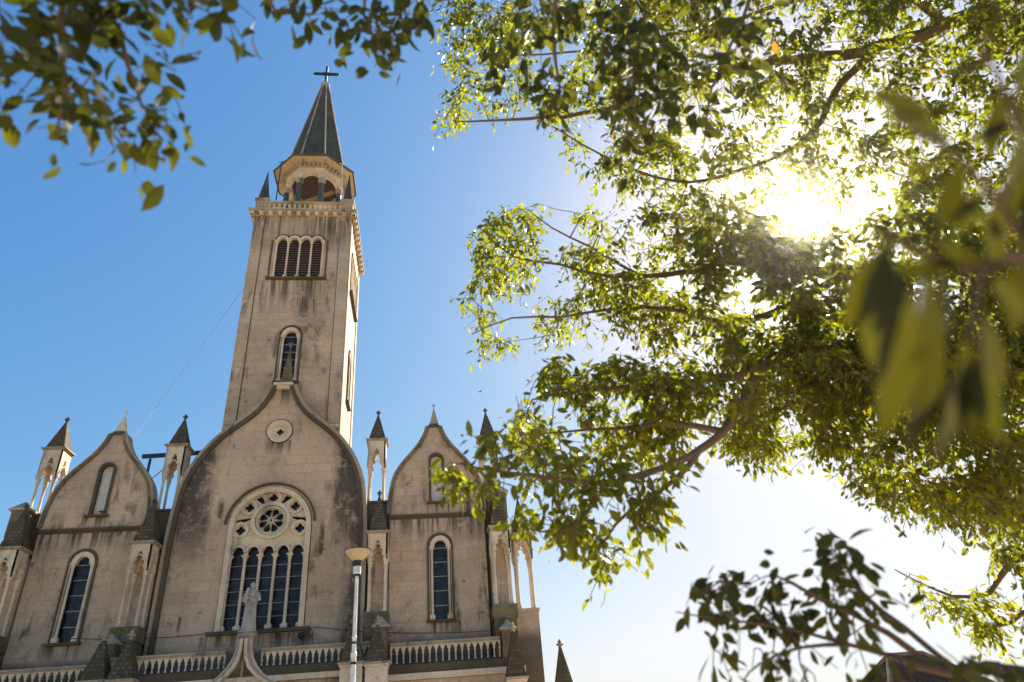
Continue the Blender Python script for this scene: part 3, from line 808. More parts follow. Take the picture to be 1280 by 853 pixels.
build('spire_skirt', MB().lathe([(octa(1.67),31.10),(octa(1.70),31.16),(octa(1.62),31.2)], BX, BY, 8, OCT), M_trim, spr)
build('spire_cap', MB().lathe([(.24,38.85),(.29,38.95),(.29,39.12),(.2,39.28),(.12,39.34)], BX, BY, 12), M_trim, spr)
ty = .05
cr = MB().box(BX-.07, BX+.07, BY-ty, BY+ty, 39.342, 40.9).box(BX-.74, BX-.072, BY-ty, BY+ty, 40.12, 40.3).box(BX+.072, BX+.74, BY-ty, BY+ty, 40.12, 40.3)
cr.box(BX-.82, BX-.742, BY-ty*.8, BY+ty*.8, 40.16, 40.26).box(BX+.742, BX+.82, BY-ty*.8, BY+ty*.8, 40.16, 40.26).box(BX-.05, BX+.05, BY-ty*.8, BY+ty*.8, 40.902, 40.97)
cr.box(BX-.20, BX+.20, BY-ty*1.3, BY+ty*1.3, 40.10, 40.32)
build('cross', cr, M_iron, spr)
# lightning rods beside the belfry
for px0, py0, px1, py1, mt_ in ((345,250,352,203,M_steel), (427,250,428,205,M_galv)):
    a, b_ = PY(px0, py0, 27.62), PY(px1, py1, 27.62)
    rd = part('lightning_rod', MB().tube([a, b_], .035, 6).tube([b_-Vector((.12,0,-.02)), b_, b_+Vector((.14,0,.10))], .025, 5), mt_)

# ================================================================== things on and around the church
# statue of a robed figure: one continuous body
def statue():
    o = MB()
    z0 = 5.645; n = 24
    rings = [(0,.25,.22),(.06,.245,.215),(.3,.225,.20),(.6,.205,.18),(.85,.19,.17),(.98,.175,.155),(1.05,.19,.165),(1.18,.215,.17),(1.28,.22,.16),(1.34,.18,.135),(1.38,.09,.085),(1.42,.07,.07)]
    vs_, fs = [], []
    for z, rx, ry in rings:
        for k in range(n):
            a = 2*math.pi*k/n
            fold = 1+.07*max(0, 1-z/.95)*math.cos(a*8+1.2*z)+.02*math.sin(a*5)
            vs_.append((SX+rx*fold*math.cos(a), SY+ry*fold*math.sin(a), z0+z))
    for i in range(len(rings)-1):
        for k in range(n):
            k2 = (k+1) % n
            fs.append((i*n+k, i*n+k2, (i+1)*n+k2, (i+1)*n+k))
    fs.append(tuple(range(n-1,-1,-1))); fs.append(tuple(range((len(rings)-1)*n, len(rings)*n)))
    o.add(vs_, fs)
    def ball(c, r, k=10):
        prof = [(max(r[0]*math.sin(math.pi*i/k), .002), c[2]-r[2]*math.cos(math.pi*i/k)) for i in range(k+1)]
        b = MB().lathe(prof, c[0], c[1], 14)
        b.v = [(x, c[1]+(y-c[1])*r[1]/r[0], z) for x, y, z in b.v]
        o.add(b.v, b.f)
    hz = z0+1.52
    ball((SX, SY-.015, hz), (.085,.10,.12))
    ball((SX, SY-.11, hz-.01), (.016,.022,.028), 6)           # nose
    for s_ in (-1, 1):
        ball((SX+s_*.083, SY, hz), (.014,.02,.03), 6)          # ears
        ball((SX+s_*.033, SY-.098, hz+.025), (.02,.012,.012), 6)   # brow
        o.tube([(SX+s_*.19,SY,z0+1.27),(SX+s_*.25,SY-.04,z0+1.03),(SX+s_*.16,SY-.19,z0+.98),(SX-.05+s_*.03,SY-.24,z0+1.08)], [.075,.08,.075,.04], 10)
        for q in range(4):
            o.tube([(SX-.05+s_*.03,SY-.235,z0+1.06+q*.02),(SX-.05-s_*.04,SY-.265,z0+1.07+q*.022)], [.012,.009], 6)
    o.tube([(SX-.14,SY-.23,z0+1.0),(SX-.10,SY-.24,z0+1.32)], [.055,.05], 8)   # bundle held to the chest
    ball((SX-.09, SY-.23, z0+1.36), (.055,.055,.06), 8)
    o.tube([(SX+.2*math.cos(t*.5), SY+.18*math.sin(t*.5), z0+.96) for t in range(14)], .022, 6)  # rope belt
    o.tube([(SX+.08,SY-.17,z0+.95),(SX+.10,SY-.20,z0+.6),(SX+.11,SY-.215,z0+.35)], .018, 6)
    o.box(SX-.27, SX+.27, SY-.24, SY+.24, z0-.0, z0+.05)
    me = bpy.data.meshes.new('tmp'); me.from_pydata(o.v, [], o.f)
    ob = bpy.data.objects.new('tmp', me); COL.objects.link(ob)
    md_ = ob.modifiers.new('r', 'REMESH'); md_.mode = 'VOXEL'; md_.voxel_size = .016
    dg = bpy.context.evaluated_depsgraph_get()
    m2 = bpy.data.meshes.new_from_object(ob.evaluated_get(dg))
    bpy.data.objects.remove(ob)
    for v in m2.vertices: v.co -= Vector((SX, SY, z0))
    m2.materials.clear(); m2.materials.append(M_statue)
    m2.polygons.foreach_set('use_smooth', [True]*len(m2.polygons))
    st = bpy.data.objects.new('statue', m2); st.location = (SX, SY, z0)
    put(st, label='pale stone statue of a robed figure on the ogee pedestal before the great window', cat='statue')
statue()

# street lamp
lx, ly = -1.45, 16.0
lamp = empty('street_lamp', (lx, ly, 0), label='street lamp with a cream bowl shade on a slim grey pole before the church', cat='street lamp')
build('pole', MB().lathe([(.10,0),(.10,.25),(.065,.3),(.057,3.55),(.066,3.56),(.066,3.62),(.057,3.63),(.047,3.66),(.045,3.9),(.053,3.91),(.053,3.95),(.042,3.96),(.037,5.2)], lx, ly, 14), M_galv, lamp, smooth=True)
build('collar', MB().lathe([(.066,3.40),(.066,3.45)], lx, ly, 12), M_iron, lamp); build('collar', MB().lathe([(.056,3.80),(.056,3.84)], lx, ly, 12), M_iron, lamp)
build('gear_housing', MB().lathe([(.075,5.2),(.085,5.21),(.09,5.25),(.09,5.44),(.085,5.48)], lx, ly, 14), M_galv, lamp)
build('housing_band', MB().lathe([(.094,5.40),(.098,5.41),(.098,5.49),(.11,5.52),(.10,5.53)], lx, ly, 14), M_iron, lamp); build('housing_band', MB().lathe([(.092,5.19),(.094,5.23)], lx, ly, 14), M_iron, lamp)
def shade_mat():
    t = NT('lamp_acrylic')
    tr = t.n('BsdfTranslucent'); t.put(tr.inputs[0], (.75,.62,.38))
    t.put(t.b.inputs['Base Color'], (.72,.62,.42)); t.b.inputs['Roughness'].default_value = .35
    mx = t.n('MixShader'); mx.inputs[0].default_value = .55
    t.t.links.new(t.b.outputs[0], mx.inputs[1]); t.t.links.new(tr.outputs[0], mx.inputs[2]); t.t.links.new(mx.outputs[0], t.out.inputs[0])
    return t.m
build('lamp_shade', MB().lathe([(.10,5.531),(.13,5.55),(.20,5.62),(.27,5.71),(.285,5.745),(.28,5.75)], lx, ly, 28), shade_mat(), lamp, smooth=True)
build('lamp_lid', MB().lathe([(.295,5.751),(.30,5.765),(.22,5.785),(.08,5.80)], lx, ly, 28), M_iron, lamp, smooth=True)

# cables and frame
def cable(name, pts, r, label, mat=M_cable): build(name, MB().tube(pts, r, 5), mat, None, origin=pts[0], label=label, cat='cable', group='thin cables strung on the church')
def sag(a, b, s, n=14): return [a.lerp(b, i/n)-Vector((0,0,s*4*(i/n)*(1-i/n))) for i in range(n+1)]
cable('facade_cable', sag(PY(85,798,26.9), PY(262,792,26.9), .10) , .012, 'thin dark cable sagging across the facade below the left lancet window')
cable('facade_cable', sag(PY(392,784,26.88), PY(640,786,26.88), .18), .012, 'thin dark cable sagging across the facade below the right lancet window')
cable('guy_wire', [PY(163,553,28.2), PY(311,352,29.2)], .013, 'thin grey wire rising slantwise from the left gable to the bell tower', M_galv)
sf = empty('steel_frame', PY(185,625,29.5), label='dark blue steel frame on the roof behind the left pinnacle', cat='frame')
a, b_ = PY(178,571,29.5), PY(268,565,29.5)
build('beam', MB().tube([a, b_], .10, 4), M_steel, sf)
tp = PY(188,574,29.5)
build('leg', MB().tube([tp, Vector((tp.x-.05, 29.5, 9.9))], .075, 4), M_steel, sf)
build('leg', MB().tube([tp, Vector((tp.x-.55, 30.3, 9.9))], .05, 4), M_steel, sf)
build('brace', MB().tube([tp+Vector((.9,0,-.2)), Vector((tp.x-.5, 29.5, 12.0)), ], .03, 4), M_galv, sf)
tp2 = PY(262,566,29.5)
build('leg', MB().tube([tp2, Vector((tp2.x, 29.5, 9.9))], .075, 4), M_steel, sf)
# floodlight under the great window sill
fl = empty('floodlight', (-4.28, 26.75, 5.6), label='small black floodlight fixed under the sill of the great window', cat='floodlight')
build('housing', MB().box(-4.40,-4.18,26.66,26.84,5.62,5.76,.8), M_iron, fl)
build('bracket', MB().tube([(-4.28,27.0,5.60),(-4.28,26.8,5.58),(-4.36,26.72,5.64)], .025, 6), M_iron, fl)

def bird(name, c, scale, wings, label, flying=True, yaw=0.0):
    b = MB()
    b.tube([(-.16,0,0),(-.10,0,.01),(0,0,.015),(.09,0,.03),(.13,0,.05)], [.012,.04,.06,.05,.03], 8)
    b.tube([(.12,0,.05),(.16,0,.07),(.20,0,.065),(.23,0,.06)], [.03,.036,.018,.004], 8)
    b.add([(-.14,-.02,0),(-.14,.02,0),(-.27,.05,0),(-.27,-.05,0),(-.14,0,.012)], [(0,1,2,3),(4,1,0),(4,2,1),(4,3,2),(4,0,3)])
    if flying:
        for s_ in (-1, 1):
            b.add([(.07,s_*.04,.03),(.05,s_*.2,.10),(-.02,s_*.38,.08),(-.08,s_*.2,.08),(-.08,s_*.04,.02),(0,s_*.2,.10)], [(0,1,5),(1,2,5),(2,3,5),(3,4,5),(4,0,5)])
    else:
        for s_ in (-1, 1): b.tube([(.05,s_*.05,.02),(-.06,s_*.055,.01),(-.18,s_*.03,0)], [.03,.028,.008], 6)
        for s_ in (-1, 1): b.tube([(.01,s_*.02,-.04),(.015,s_*.02,-.10),(.05,s_*.02,-.10)], .006, 5)
    b.v = [tuple(Matrix.Rotation(yaw, 3, 'Z') @ Vector(p)*scale + Vector(c)) for p in b.v]
    build(name, b, plain('bird_plumage', (.06,.06,.07), .7), None, origin=c, smooth=True, label=label, cat='bird')
bird('flying_bird', PY(600, 490, 34), .5, True, 'tiny dark bird flying in the pale sky above the right gable', yaw=.6)
bird('pigeon', Vector((-12.02, 27.0, 10.522)), .85, False, 'small dark pigeon sitting on the sill of the white niche in the left gable', False, yaw=2.6)

# ---- house at the lower right, beyond the branch
hc = PY(1150, 815, 30.0)
hx, hy, hz = hc.x, 32.0, hc.z
house = empty('house', (hx, hy, 0), label='low house with a brown tiled hip roof, half hidden behind the lower right branch', cat='house')
def tile_mat():
    t = NT('clay_tiles'); p = t.pos(); x, y, z = t.xyz(p)
    wv = t.n('TexWave', wave_type='BANDS', bands_direction='X'); t.put(wv.inputs[0], t.comb(t.math('ADD', x, y), 0.0, z)); wv.inputs['Scale'].default_value = 1.6
    wv.inputs['Distortion'].default_value = .4
    col = t.mix(t.noise(p, 1.2, 6), (.075,.042,.026), (.14,.085,.05))
    col = t.mix(t.ramp(wv.outputs['Fac'], .2, .6), tuple([.03,.018,.012]), col)
    t.put(t.b.inputs['Base Color'], col); t.b.inputs['Roughness'].default_value = .9; t.b.inputs['Specular IOR Level'].default_value = .05; t.bump(wv.outputs['Fac'], .6, .05)
    return t.m
rl_, ov = 1.5, 2.9
zr, ze_ = hz+.1, hz-2.6
bx = [(hx-ov,hy-3.0,ze_),(hx+rl_+ov,hy-3.0,ze_),(hx+rl_+ov,hy+3.0,ze_),(hx-ov,hy+3.0,ze_),(hx-.2,hy,zr),(hx+rl_,hy,zr)]
bx += [(x, y, z-.12) for x, y, z in bx[:4]]
rf = build('roof', MB().add(bx, [(0,1,5,4),(1,2,5),(2,3,4,5),(3,0,4),(0,6,7,1),(1,7,8,2),(2,8,9,3),(3,9,6,0),(6,9,8,7)]), tile_mat(), house)
rg = MB()
for a_, b2 in ((0,4),(1,5),(2,5),(3,4),(4,5)): rg.tube([bx[a_], bx[b2]], .11, 8)
build('ridge_tile', rg, plain('mortar_ridge', (.16,.11,.075), .85, vary=.3), rf)
hw_ = build('wall', MB().box(hx-ov+.5, hx+rl_+ov-.5, hy-2.5, hy+2.5, 0, ze_-.123), plain('plaster_wall', (.55,.48,.38), .85), house)
for xw in (hx-1.5, hx+2.9):
    wn = build('window', MB().box(xw-.6, xw+.6, hy-2.56, hy-2.502, ze_-1.5, ze_-.4), M_muntin, house)
    build('pane', MB().box(xw-.5, xw+.5, hy-2.58, hy-2.562, ze_-1.4, ze_-.5), M_glass, wn)
build('door', MB().box(hx-.1, hx+.9, hy-2.55, hy-2.502, .0, 2.1), M_wood, house)
# ------------------------------------------------------------------ haze box added to make a glow around the sun
def haze():
    t = NT('glow_haze'); t.t.nodes.remove(t.b)
    v = t.n('VolumePrincipled'); v.inputs['Density'].default_value = .00042; v.inputs['Anisotropy'].default_value = .97
    v.inputs['Color'].default_value = (1, .93, .8, 1)
    t.t.links.new(v.outputs[0], t.out.inputs['Volume'])
    build('haze', MB().box(-1600,1600,-1600,1600,-1,43), t.m, kind='stuff', label='thin warm haze added to make a glow around the sun', cat='haze')
haze()
# ================================================================== TREES
def leaf_mat(name, col, trans, tw=.5, rg=.36):
    t = NT(name)
    g = t.n('NewGeometry'); rnd = g.outputs['Random Per Island']; p = g.outputs['Position']
    big = t.ramp(t.noise(p, 1.1, 3), .35, .65)
    c = t.mix(rnd, tuple(v*.62 for v in col), tuple(v*1.35 for v in col))
    c = t.mix(t.math('MULTIPLY', big, .45), c, (col[0]*1.5, col[1]*1.2, col[2]*.8))
    tc = t.mix(rnd, tuple(v*.7 for v in trans), tuple(min(v*1.35, .95) for v in trans))
    old = t.math('GREATER_THAN', rnd, .9965)
    c = t.mix(old, c, (.30,.17,.02)); tc = t.mix(old, tc, (.7,.36,.03))
    t.put(t.b.inputs['Base Color'], c); t.b.inputs['Roughness'].default_value = rg
    t.b.inputs['Specular IOR Level'].default_value = .3
    tr = t.n('BsdfTranslucent'); t.put(tr.inputs[0], tc)
    mx = t.n('MixShader'); mx.inputs[0].default_value = tw
    t.t.links.new(t.b.outputs[0], mx.inputs[1]); t.t.links.new(tr.outputs[0], mx.inputs[2]); t.t.links.new(mx.outputs[0], t.out.inputs[0])
    return t.m
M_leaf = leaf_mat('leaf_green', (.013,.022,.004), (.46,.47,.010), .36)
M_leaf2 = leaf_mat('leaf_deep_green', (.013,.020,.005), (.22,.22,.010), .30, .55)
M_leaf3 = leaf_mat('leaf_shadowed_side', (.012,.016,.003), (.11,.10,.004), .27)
def bark_mat():
    t = NT('bark'); p = t.pos()
    f = t.noise(t.scale(p, (9, 9, 3)), 2, 7, .7)
    t.put(t.b.inputs['Base Color'], t.mix(f, (.075,.042,.022), (.24,.145,.075))); t.b.inputs['Roughness'].default_value = .85
    t.bump(f, .5, .01); return t.m
M_bark = bark_mat()

def spline(ctrl, step=.14):
    """Catmull-Rom through control points (x, y, z, r)"""
    o = []
    for i in range(len(ctrl)-1):
        a, b, c, d = ctrl[max(i-1,0)], ctrl[i], ctrl[i+1], ctrl[min(i+2, len(ctrl)-1)]
        L = math.dist(b[:3], c[:3]); n = max(2, int(L/step))
        for k in range(n):
            t = k/n
            o.append([.5*((2*b[j])+(-a[j]+c[j])*t+(2*a[j]-5*b[j]+4*c[j]-d[j])*t*t+(-a[j]+3*b[j]-3*c[j]+d[j])*t**3) for j in range(4)])
    o.append(list(ctrl[-1]))
    return o

import numpy as np
rng = np.random.default_rng(11)
LEAF = [(0,0,0), (.30,.175,.03), (.58,.205,.035), (.82,.12,.0), (1,0,-.07)]
def leaf_template(hi):
    mid = [(0,0),(.30,.0),(.58,.0),(.82,-.02),(1,-.07)]
    v = [(x, 0, z) for x, z in mid]
    for s_ in (1, -1): v += [(x, s_*y, z) for x, y, z in LEAF[1:4]]
    f = [(0,1,5),(1,2,6,5),(2,3,7,6),(3,4,7),(0,8,1),(1,8,9,2),(2,9,10,3),(3,10,4)]
    if not hi:
        v = [(0,0,0),(.5,0,0),(1,0,-.07)] + [(.34,.18,.03),(.68,.165,.02),(.34,-.18,.03),(.68,-.165,.02)]
        f = [(0,1,3),(1,4,3),(1,2,4),(0,5,1),(1,5,6),(1,6,2)]
    return np.array(v, float), f
class Leaves:
    def __init__(s): s.V = []; s.F3 = []; s.n = 0; s.count = 0; s.F = []
    def add(s, pos, axis, nrm, size, hi, wid=1.0):
        v, f = leaf_template(hi)
        ax = axis/np.linalg.norm(axis); sd_ = np.cross(nrm, ax); l = np.linalg.norm(sd_)
        if l < 1e-4: sd_ = np.cross((.3,.5,.8), ax); l = np.linalg.norm(sd_)
        sd_ /= l; up_ = np.cross(ax, sd_)
        curl = rng.normal(-.10, .12)
        x = v[:,0:1]; z = v[:,2:3] + curl*x*x
        s.V.append(pos + size*(x*ax + v[:,1:2]*wid*sd_ + z*up_))
        s.F += [tuple(i+s.n for i in q) for q in f]; s.n += len(v); s.count += 1
    def build(s, name, mat, parent):
        V = np.vstack(s.V)
        og = ORG[parent]
        me = bpy.data.meshes.new(name); me.from_pydata([tuple(p) for p in (V-np.array(og))], [], s.F); me.materials.append(mat)
        me.polygons.foreach_set('use_smooth', [True]*len(me.polygons))
        o = bpy.data.objects.new(name, me); ORG[o] = og
        return put(o, parent=parent)

def V3(p): return np.array((p[0], p[1], p[2]), float)
def pxc(rows):
    """limb control points from (px, py, distance, radius); distance/radius carry over when left out"""
    o = []; d = r = None
    for q in rows:
        if len(q) > 2: d = q[2]
        if len(q) > 3: r = q[3]
        p = P(q[0], q[1], d); o.append((p.x, p.y, p.z, r))
    return o
class Tree:
    def __init__(s, root): s.root = root; s.nodes = []; s.rad = []
    def limb(s, name, ctrl, n=8, grow=True):
        sp = spline(ctrl)
        # gentle irregular bends
        for i in range(1, len(sp)-1):
            for j in range(3): sp[i][j] += rng.normal(0, min(.012, sp[i][3]*.3))
        build(name, MB().tube([q[:3] for q in sp], [q[3] for q in sp], n), M_bark, s.root, smooth=True)
        if grow:
            for q in sp: s.nodes.append(q[:3]); s.rad.append(q[3])
    def sprays(s, name, targets, leaf=.075, per=(8, 14), droop=.75, mat=None, hi=False, spread=.16, rtw=.0045, maxlen=2.2, wid=1.0):
        """twigs from the nearest wood to each target point, each ending in a spray of leaves"""
        mat = mat or M_leaf
        N = np.array(s.nodes); RD = list(s.rad)
        T = np.array(targets)
        dist = np.array([np.min(((N-t)**2).sum(1)) for t in T])
        T = T[np.argsort(dist)]
        cap = len(N)+len(T)*4
        A = np.zeros((cap, 3)); A[:len(N)] = N; nn = len(N)
        tw = MB(); lv = Leaves()
        for t in T:
            d2 = ((A[:nn]-t)**2).sum(1); i = int(d2.argmin()); b = A[i]; L = math.sqrt(d2[i])
            if L > maxlen: continue
            mid = (b+t)/2 + rng.normal(0, .10, 3)*L + np.array((0,0,.10*L))
            pts = [tuple(b), tuple(.25*b+.5*mid+.25*t), tuple(t)]
            r0 = min(rtw*(1+L), max(RD[i], rtw)*.8)
            # a bent tip that droops under its leaves
            dr = t-b; dr = dr/(np.linalg.norm(dr)+1e-6)
            tip = t + (dr*.5+np.array((0,0,-.55))+rng.normal(0,.3,3))*spread*.9
            pts.append(tuple(tip))
            tw.tube(pts, [r0, r0*.8, r0*.6, r0*.45], 4)
            for q in (pts[1], pts[2]):
                A[nn] = q; nn += 1; RD.append(r0*.6)
            n = int(rng.integers(per[0], per[1]+1))
            for k in range(n):
                f = k/max(n-1, 1)
                if f < .45: pos = np.array(pts[1])*(1-f/.45)+t*(f/.45) if L < .5 else t-dr*spread*(.45-f)*1.6
                else: pos = t+(tip-t)*((f-.45)/.55)
                sidev = np.cross(dr, (0,0,1.)); sidev /= (np.linalg.norm(sidev)+1e-6)
                ax = dr*.35 + sidev*(.75 if k % 2 else -.75) + np.array((0,0,-droop)) + rng.normal(0, .42, 3)
                nrm = np.array((0,0,.65)) + rng.normal(0, .75, 3)
                off = rng.normal(0, .022+.02*(L>.5), 3)
                sz = leaf*rng.uniform(.5, 1.22)*(.8 if f > .9 else 1)
                lv.add(pos+off+ax/np.linalg.norm(ax)*.012, ax, nrm, sz, hi, wid*rng.uniform(.85, 1.15))
        build('twigs', tw, M_bark, s.root, recalc=False)
        o = lv.build(name, mat, s.root)
        return lv.count

def inpoly(x, y, poly):
    c = False; n = len(poly)
    for i in range(n):
        x1, y1 = poly[i]; x2, y2 = poly[(i+1) % n]
        if (y1 > y) != (y2 > y) and x < (x2-x1)*(y-y1)/(y2-y1)+x1: c = not c
    return c
from mathutils import noise as mnoise
def fill(poly, n, d0, d1, holes=(), clump=.0, cs=70.0, sd=0.0):
    xs = [p[0] for p in poly]; ys = [p[1] for p in poly]; o = []; guard = 0
    while len(o) < n and guard < n*60:
        guard += 1
        x = rng.uniform(min(xs), max(xs)); y = rng.uniform(min(ys), max(ys))
        if not inpoly(x, y, poly): continue
        if any((x-hx_)**2/(rx*rx)+(y-hy_)**2/(ry*ry) < 1 for hx_, hy_, rx, ry in holes): continue
        d = rng.uniform(d0, d1)
        if clump and mnoise.noise((x/cs+sd, y/cs, d*.8+sd)) < clump-.5+rng.uniform(-.15,.15): continue
        o.append(V3(P(x, y, d)))
    return o

# ---- the broad tree on the right: trunk out of frame, boughs reaching over the plaza
ax_, ay_ = 5.9, 3.1
tA = empty('broadleaf_tree', (ax_, ay_, 0), label='large leafy tree on the right with sunlit yellow-green boughs reaching across the sky', cat='tree')
A_ = Tree(tA)
fk = (ax_-.25, ay_+.1, 3.6)
build('trunk', MB().tube([q[:3] for q in spline([(ax_,ay_,-.1,.34),(ax_+.03,ay_,.5,.25),(ax_-.05,ay_+.05,1.8,.22),(fk[0],fk[1],fk[2],.20),(fk[0]-.15,fk[1]+.2,5.2,.12)])], [q[3] for q in spline([(ax_,ay_,-.1,.34),(ax_+.03,ay_,.5,.25),(ax_-.05,ay_+.05,1.8,.22),(fk[0],fk[1],fk[2],.20),(fk[0]-.15,fk[1]+.2,5.2,.12)])], 14), M_bark, tA, smooth=True)
F0 = (*fk, .12); F1 = (fk[0]-.12, fk[1]+.16, 4.9, .10)
A_.limb('bough', [F1]+pxc([(1330,-20,7.2,.085),(1230,15,7.1,.06),(1100,60,6.9,.05),(960,80,6.7,.035),(860,110,6.4,.028),(750,140,6.1,.02),(640,150,5.9,.012),(572,152,5.8,.006)]))
A_.limb('bough', pxc([(1096,62,6.9,.04),(1050,105,6.8,.03),(1012,170,6.7,.026),(950,205,6.5,.02),(860,228,6.3,.014),(775,205,6.1,.01),(690,158,6,.006)]))
A_.limb('bough', pxc([(1180,30,7,.035),(1120,-10,7,.03),(1020,-5,6.8,.022),(900,30,6.5,.015),(760,60,6.2,.01),(640,70,6,.006)]))
A_.limb('bough', [F1]+pxc([(1400,330,6.6,.08),(1280,322,6.5,.06),(1150,345,6.2,.05),(1000,335,5.8,.04),(900,328,5.5,.03),(850,342,5.3,.022),(760,345,5.1,.014),(700,332,5,.01),(640,320,4.9,.007),(600,285,4.8,.004)]))
A_.limb('bough', pxc([(800,345,5.2,.014),(740,310,5.1,.009),(690,285,5,.006),(660,262,5,.004)], ))
A_.limb('bough', pxc([(1060,340,6.0,.035),(960,395,5.6,.028),(900,402,5.4,.022),(850,388,5.2,.018),(780,385,5,.013),(700,396,4.8,.009),(640,398,4.7,.006),(590,418,4.6,.004)]))
A_.limb('bough', [F0]+pxc([(1420,500,6.2,.09),(1280,455,5.9,.055),(1130,440,5.4,.045),(1010,435,4.9,.036),(950,462,4.4,.03),(928,500,4.1,.026),(905,540,3.85,.023),(860,572,3.6,.019),(800,594,3.4,.015),(742,605,3.25,.015),(680,597,3.15,.010),(625,590,3.1,.007),(572,580,3.05,.004)]))
A_.limb('bough', pxc([(872,566,3.65,.018),(845,600,3.55,.013),(800,630,3.45,.010),(770,655,3.4,.007),(742,700,3.35,.003)]))
A_.limb('bough', pxc([(745,604,3.26,.010),(735,640,3.22,.008),(700,665,3.2,.006),(655,660,3.15,.003)]))
A_.limb('bough', pxc([(930,470,4.3,.03),(850,480,4.3,.02),(780,485,4.25,.014),(720,490,4.2,.01),(665,500,4.2,.005)]))
A_.limb('bough', pxc([(905,540,3.9,.02),(830,530,3.9,.014),(770,535,3.9,.01),(700,540,3.85,.006),(650,545,3.8,.004)]))
A_.limb('bough', [F0]+pxc([(1420,600,6.6,.08),(1300,560,6.4,.06),(1200,535,6.1,.045),(1100,510,5.7,.035),(1010,500,5.3,.025),(950,520,5,.012)]))
A_.limb('bough', pxc([(1240,545,6.3,.04),(1180,580,6.4,.03),(1120,600,6.4,.02),(1075,608,6.4,.01)]))
A_.limb('bough', [F0]+pxc([(1450,720,7.2,.07),(1330,690,7.2,.05),(1265,700,7.2,.03),(1240,740,7.2,.02),(1190,745,7.1,.012),(1118,712,7,.005)]))
A_.limb('bough', pxc([(1300,690,7.2,.03),(1285,760,7.2,.02),(1240,785,7.2,.014),(1200,770,7.1,.006)]))
A_.limb('overhead_bough', [F1]+pxc([(1500,-330,5.6,.09),(1250,-250,4.9,.075),(1000,-200,4.0,.06),(820,-150,3.3,.05),(640,-110,2.7,.035),(450,-80,2.35,.028),(260,-75,2.1,.02),(90,-60,2.0,.012),(-60,-20,1.95,.005)]))
A_.limb('branch', pxc([(92,-58,2.0,.008),(80,0,1.97,.0075),(76,60,1.95,.006),(82,110,1.95,.005),(70,165,1.95,.0025)]))
A_.limb('branch', pxc([(150,-62,2.05,.008),(138,-10,2.0,.008),(146,35,1.95,.0065),(160,80,1.92,.005),(178,135,1.9,.003)]))
A_.limb('branch', pxc([(330,-76,2.2,.008),(330,-20,2.2,.006),(345,15,2.2,.004)]))
A_.limb('branch', pxc([(470,-82,2.4,.01),(460,-25,2.4,.007),(455,20,2.4,.004),(470,50,2.4,.003)]))
A_.limb('branch', pxc([(700,-122,2.9,.014),(700,-40,2.85,.01),(690,40,2.8,.008),(700,110,2.75,.004)]))
A_.limb('branch', pxc([(850,-158,3.4,.014),(830,-60,3.2,.01),(800,40,3.1,.008),(790,130,3,.006),(775,190,3,.003)]))
A_.limb('branch', pxc([(1000,-200,4.0,.016),(960,-80,3.8,.012),(930,20,3.6,.008),(890,110,3.5,.005),(880,180,3.5,.003)]))

SUNHOLE = [(998,258,34,30)]
cnt = 0
U = [(560,-30),(1300,-60),(1310,260),(1080,250),(960,262),(880,262),(820,250),(765,232),(715,205),(700,160),(640,135),(560,160),(548,140),(575,100),(545,60)]
cnt += A_.sprays('foliage', fill(U, 1650, 5.6, 7.6, SUNHOLE+[(720,55,20,14),(1075,150,26,22),(870,225,14,10),(630,160,22,14)], .36, 60), leaf=.072, per=(11,18))
Mm = [(566,440),(580,410),(592,320),(588,290),(610,270),(680,245),(720,258),(760,275),(800,262),(880,262),(1000,270),(1100,290),(1300,290),(1310,480),(1100,500),(960,480),(900,440),(880,470),(810,420),(775,412),(720,420),(690,432),(655,405),(640,435),(600,445)]
cnt += A_.sprays('foliage', fill(Mm, 1150, 4.7, 6.6, SUNHOLE+[(700,352,34,16),(742,432,50,20),(650,380,50,10),(720,290,18,20),(835,355,25,12),(870,435,22,16)], .42, 55, 3.0), leaf=.07, per=(11,17))
for poly, n, d0, d1 in (([(640,520),(655,480),(690,445),(760,440),(860,455),(960,480),(940,540),(890,560),(850,550),(800,575),(740,575),(700,560),(640,560)], 330, 3.7, 4.9),
                        ([(548,575),(560,560),(620,545),(650,520),(740,560),(840,560),(860,580),(820,600),(740,615),(700,625),(640,620),(600,612),(560,612)], 72, 2.95, 3.7),
                        ([(620,668),(640,640),(700,640),(740,620),(800,610),(870,595),(880,625),(820,655),(800,690),(760,712),(735,712),(720,690),(690,672)], 56, 3.1, 3.6)):
    cnt += A_.sprays('foliage', fill(poly, n, d0, d1, [(835,640,24,14),(660,618,30,8)], .33, 50, 7.0), leaf=.074, per=(7,11), hi=True, spread=.14)
Rr = [(940,480),(1000,440),(1310,430),(1310,640),(1270,640),(1200,650),(1130,630),(1075,612),(1050,590),(1055,565),(1000,572),(930,572),(900,548)]
cnt += A_.sprays('foliage', fill(Rr, 1000, 4.6, 6.8, [(1060,575,22,10)], .38, 60, 11.0), leaf=.072, per=(11,17))
Cc = [(870,250),(1000,270),(1310,240),(1310,470),(960,500),(880,430)]
cnt += A_.sprays('foliage', fill(Cc, 620, 4.2, 5.4, [(998,258,44,38)], .42, 60, 5.0), leaf=.07, per=(11,17))
RB = [(1130,708),(1160,730),(1220,730),(1235,650),(1300,630),(1310,830),(1230,800),(1195,775),(1150,750)]
cnt += A_.sprays('foliage', fill(RB, 130, 6.8, 7.6, [(1205,700,30,20)], .40, 50, 2.0), leaf=.085, per=(7,12))
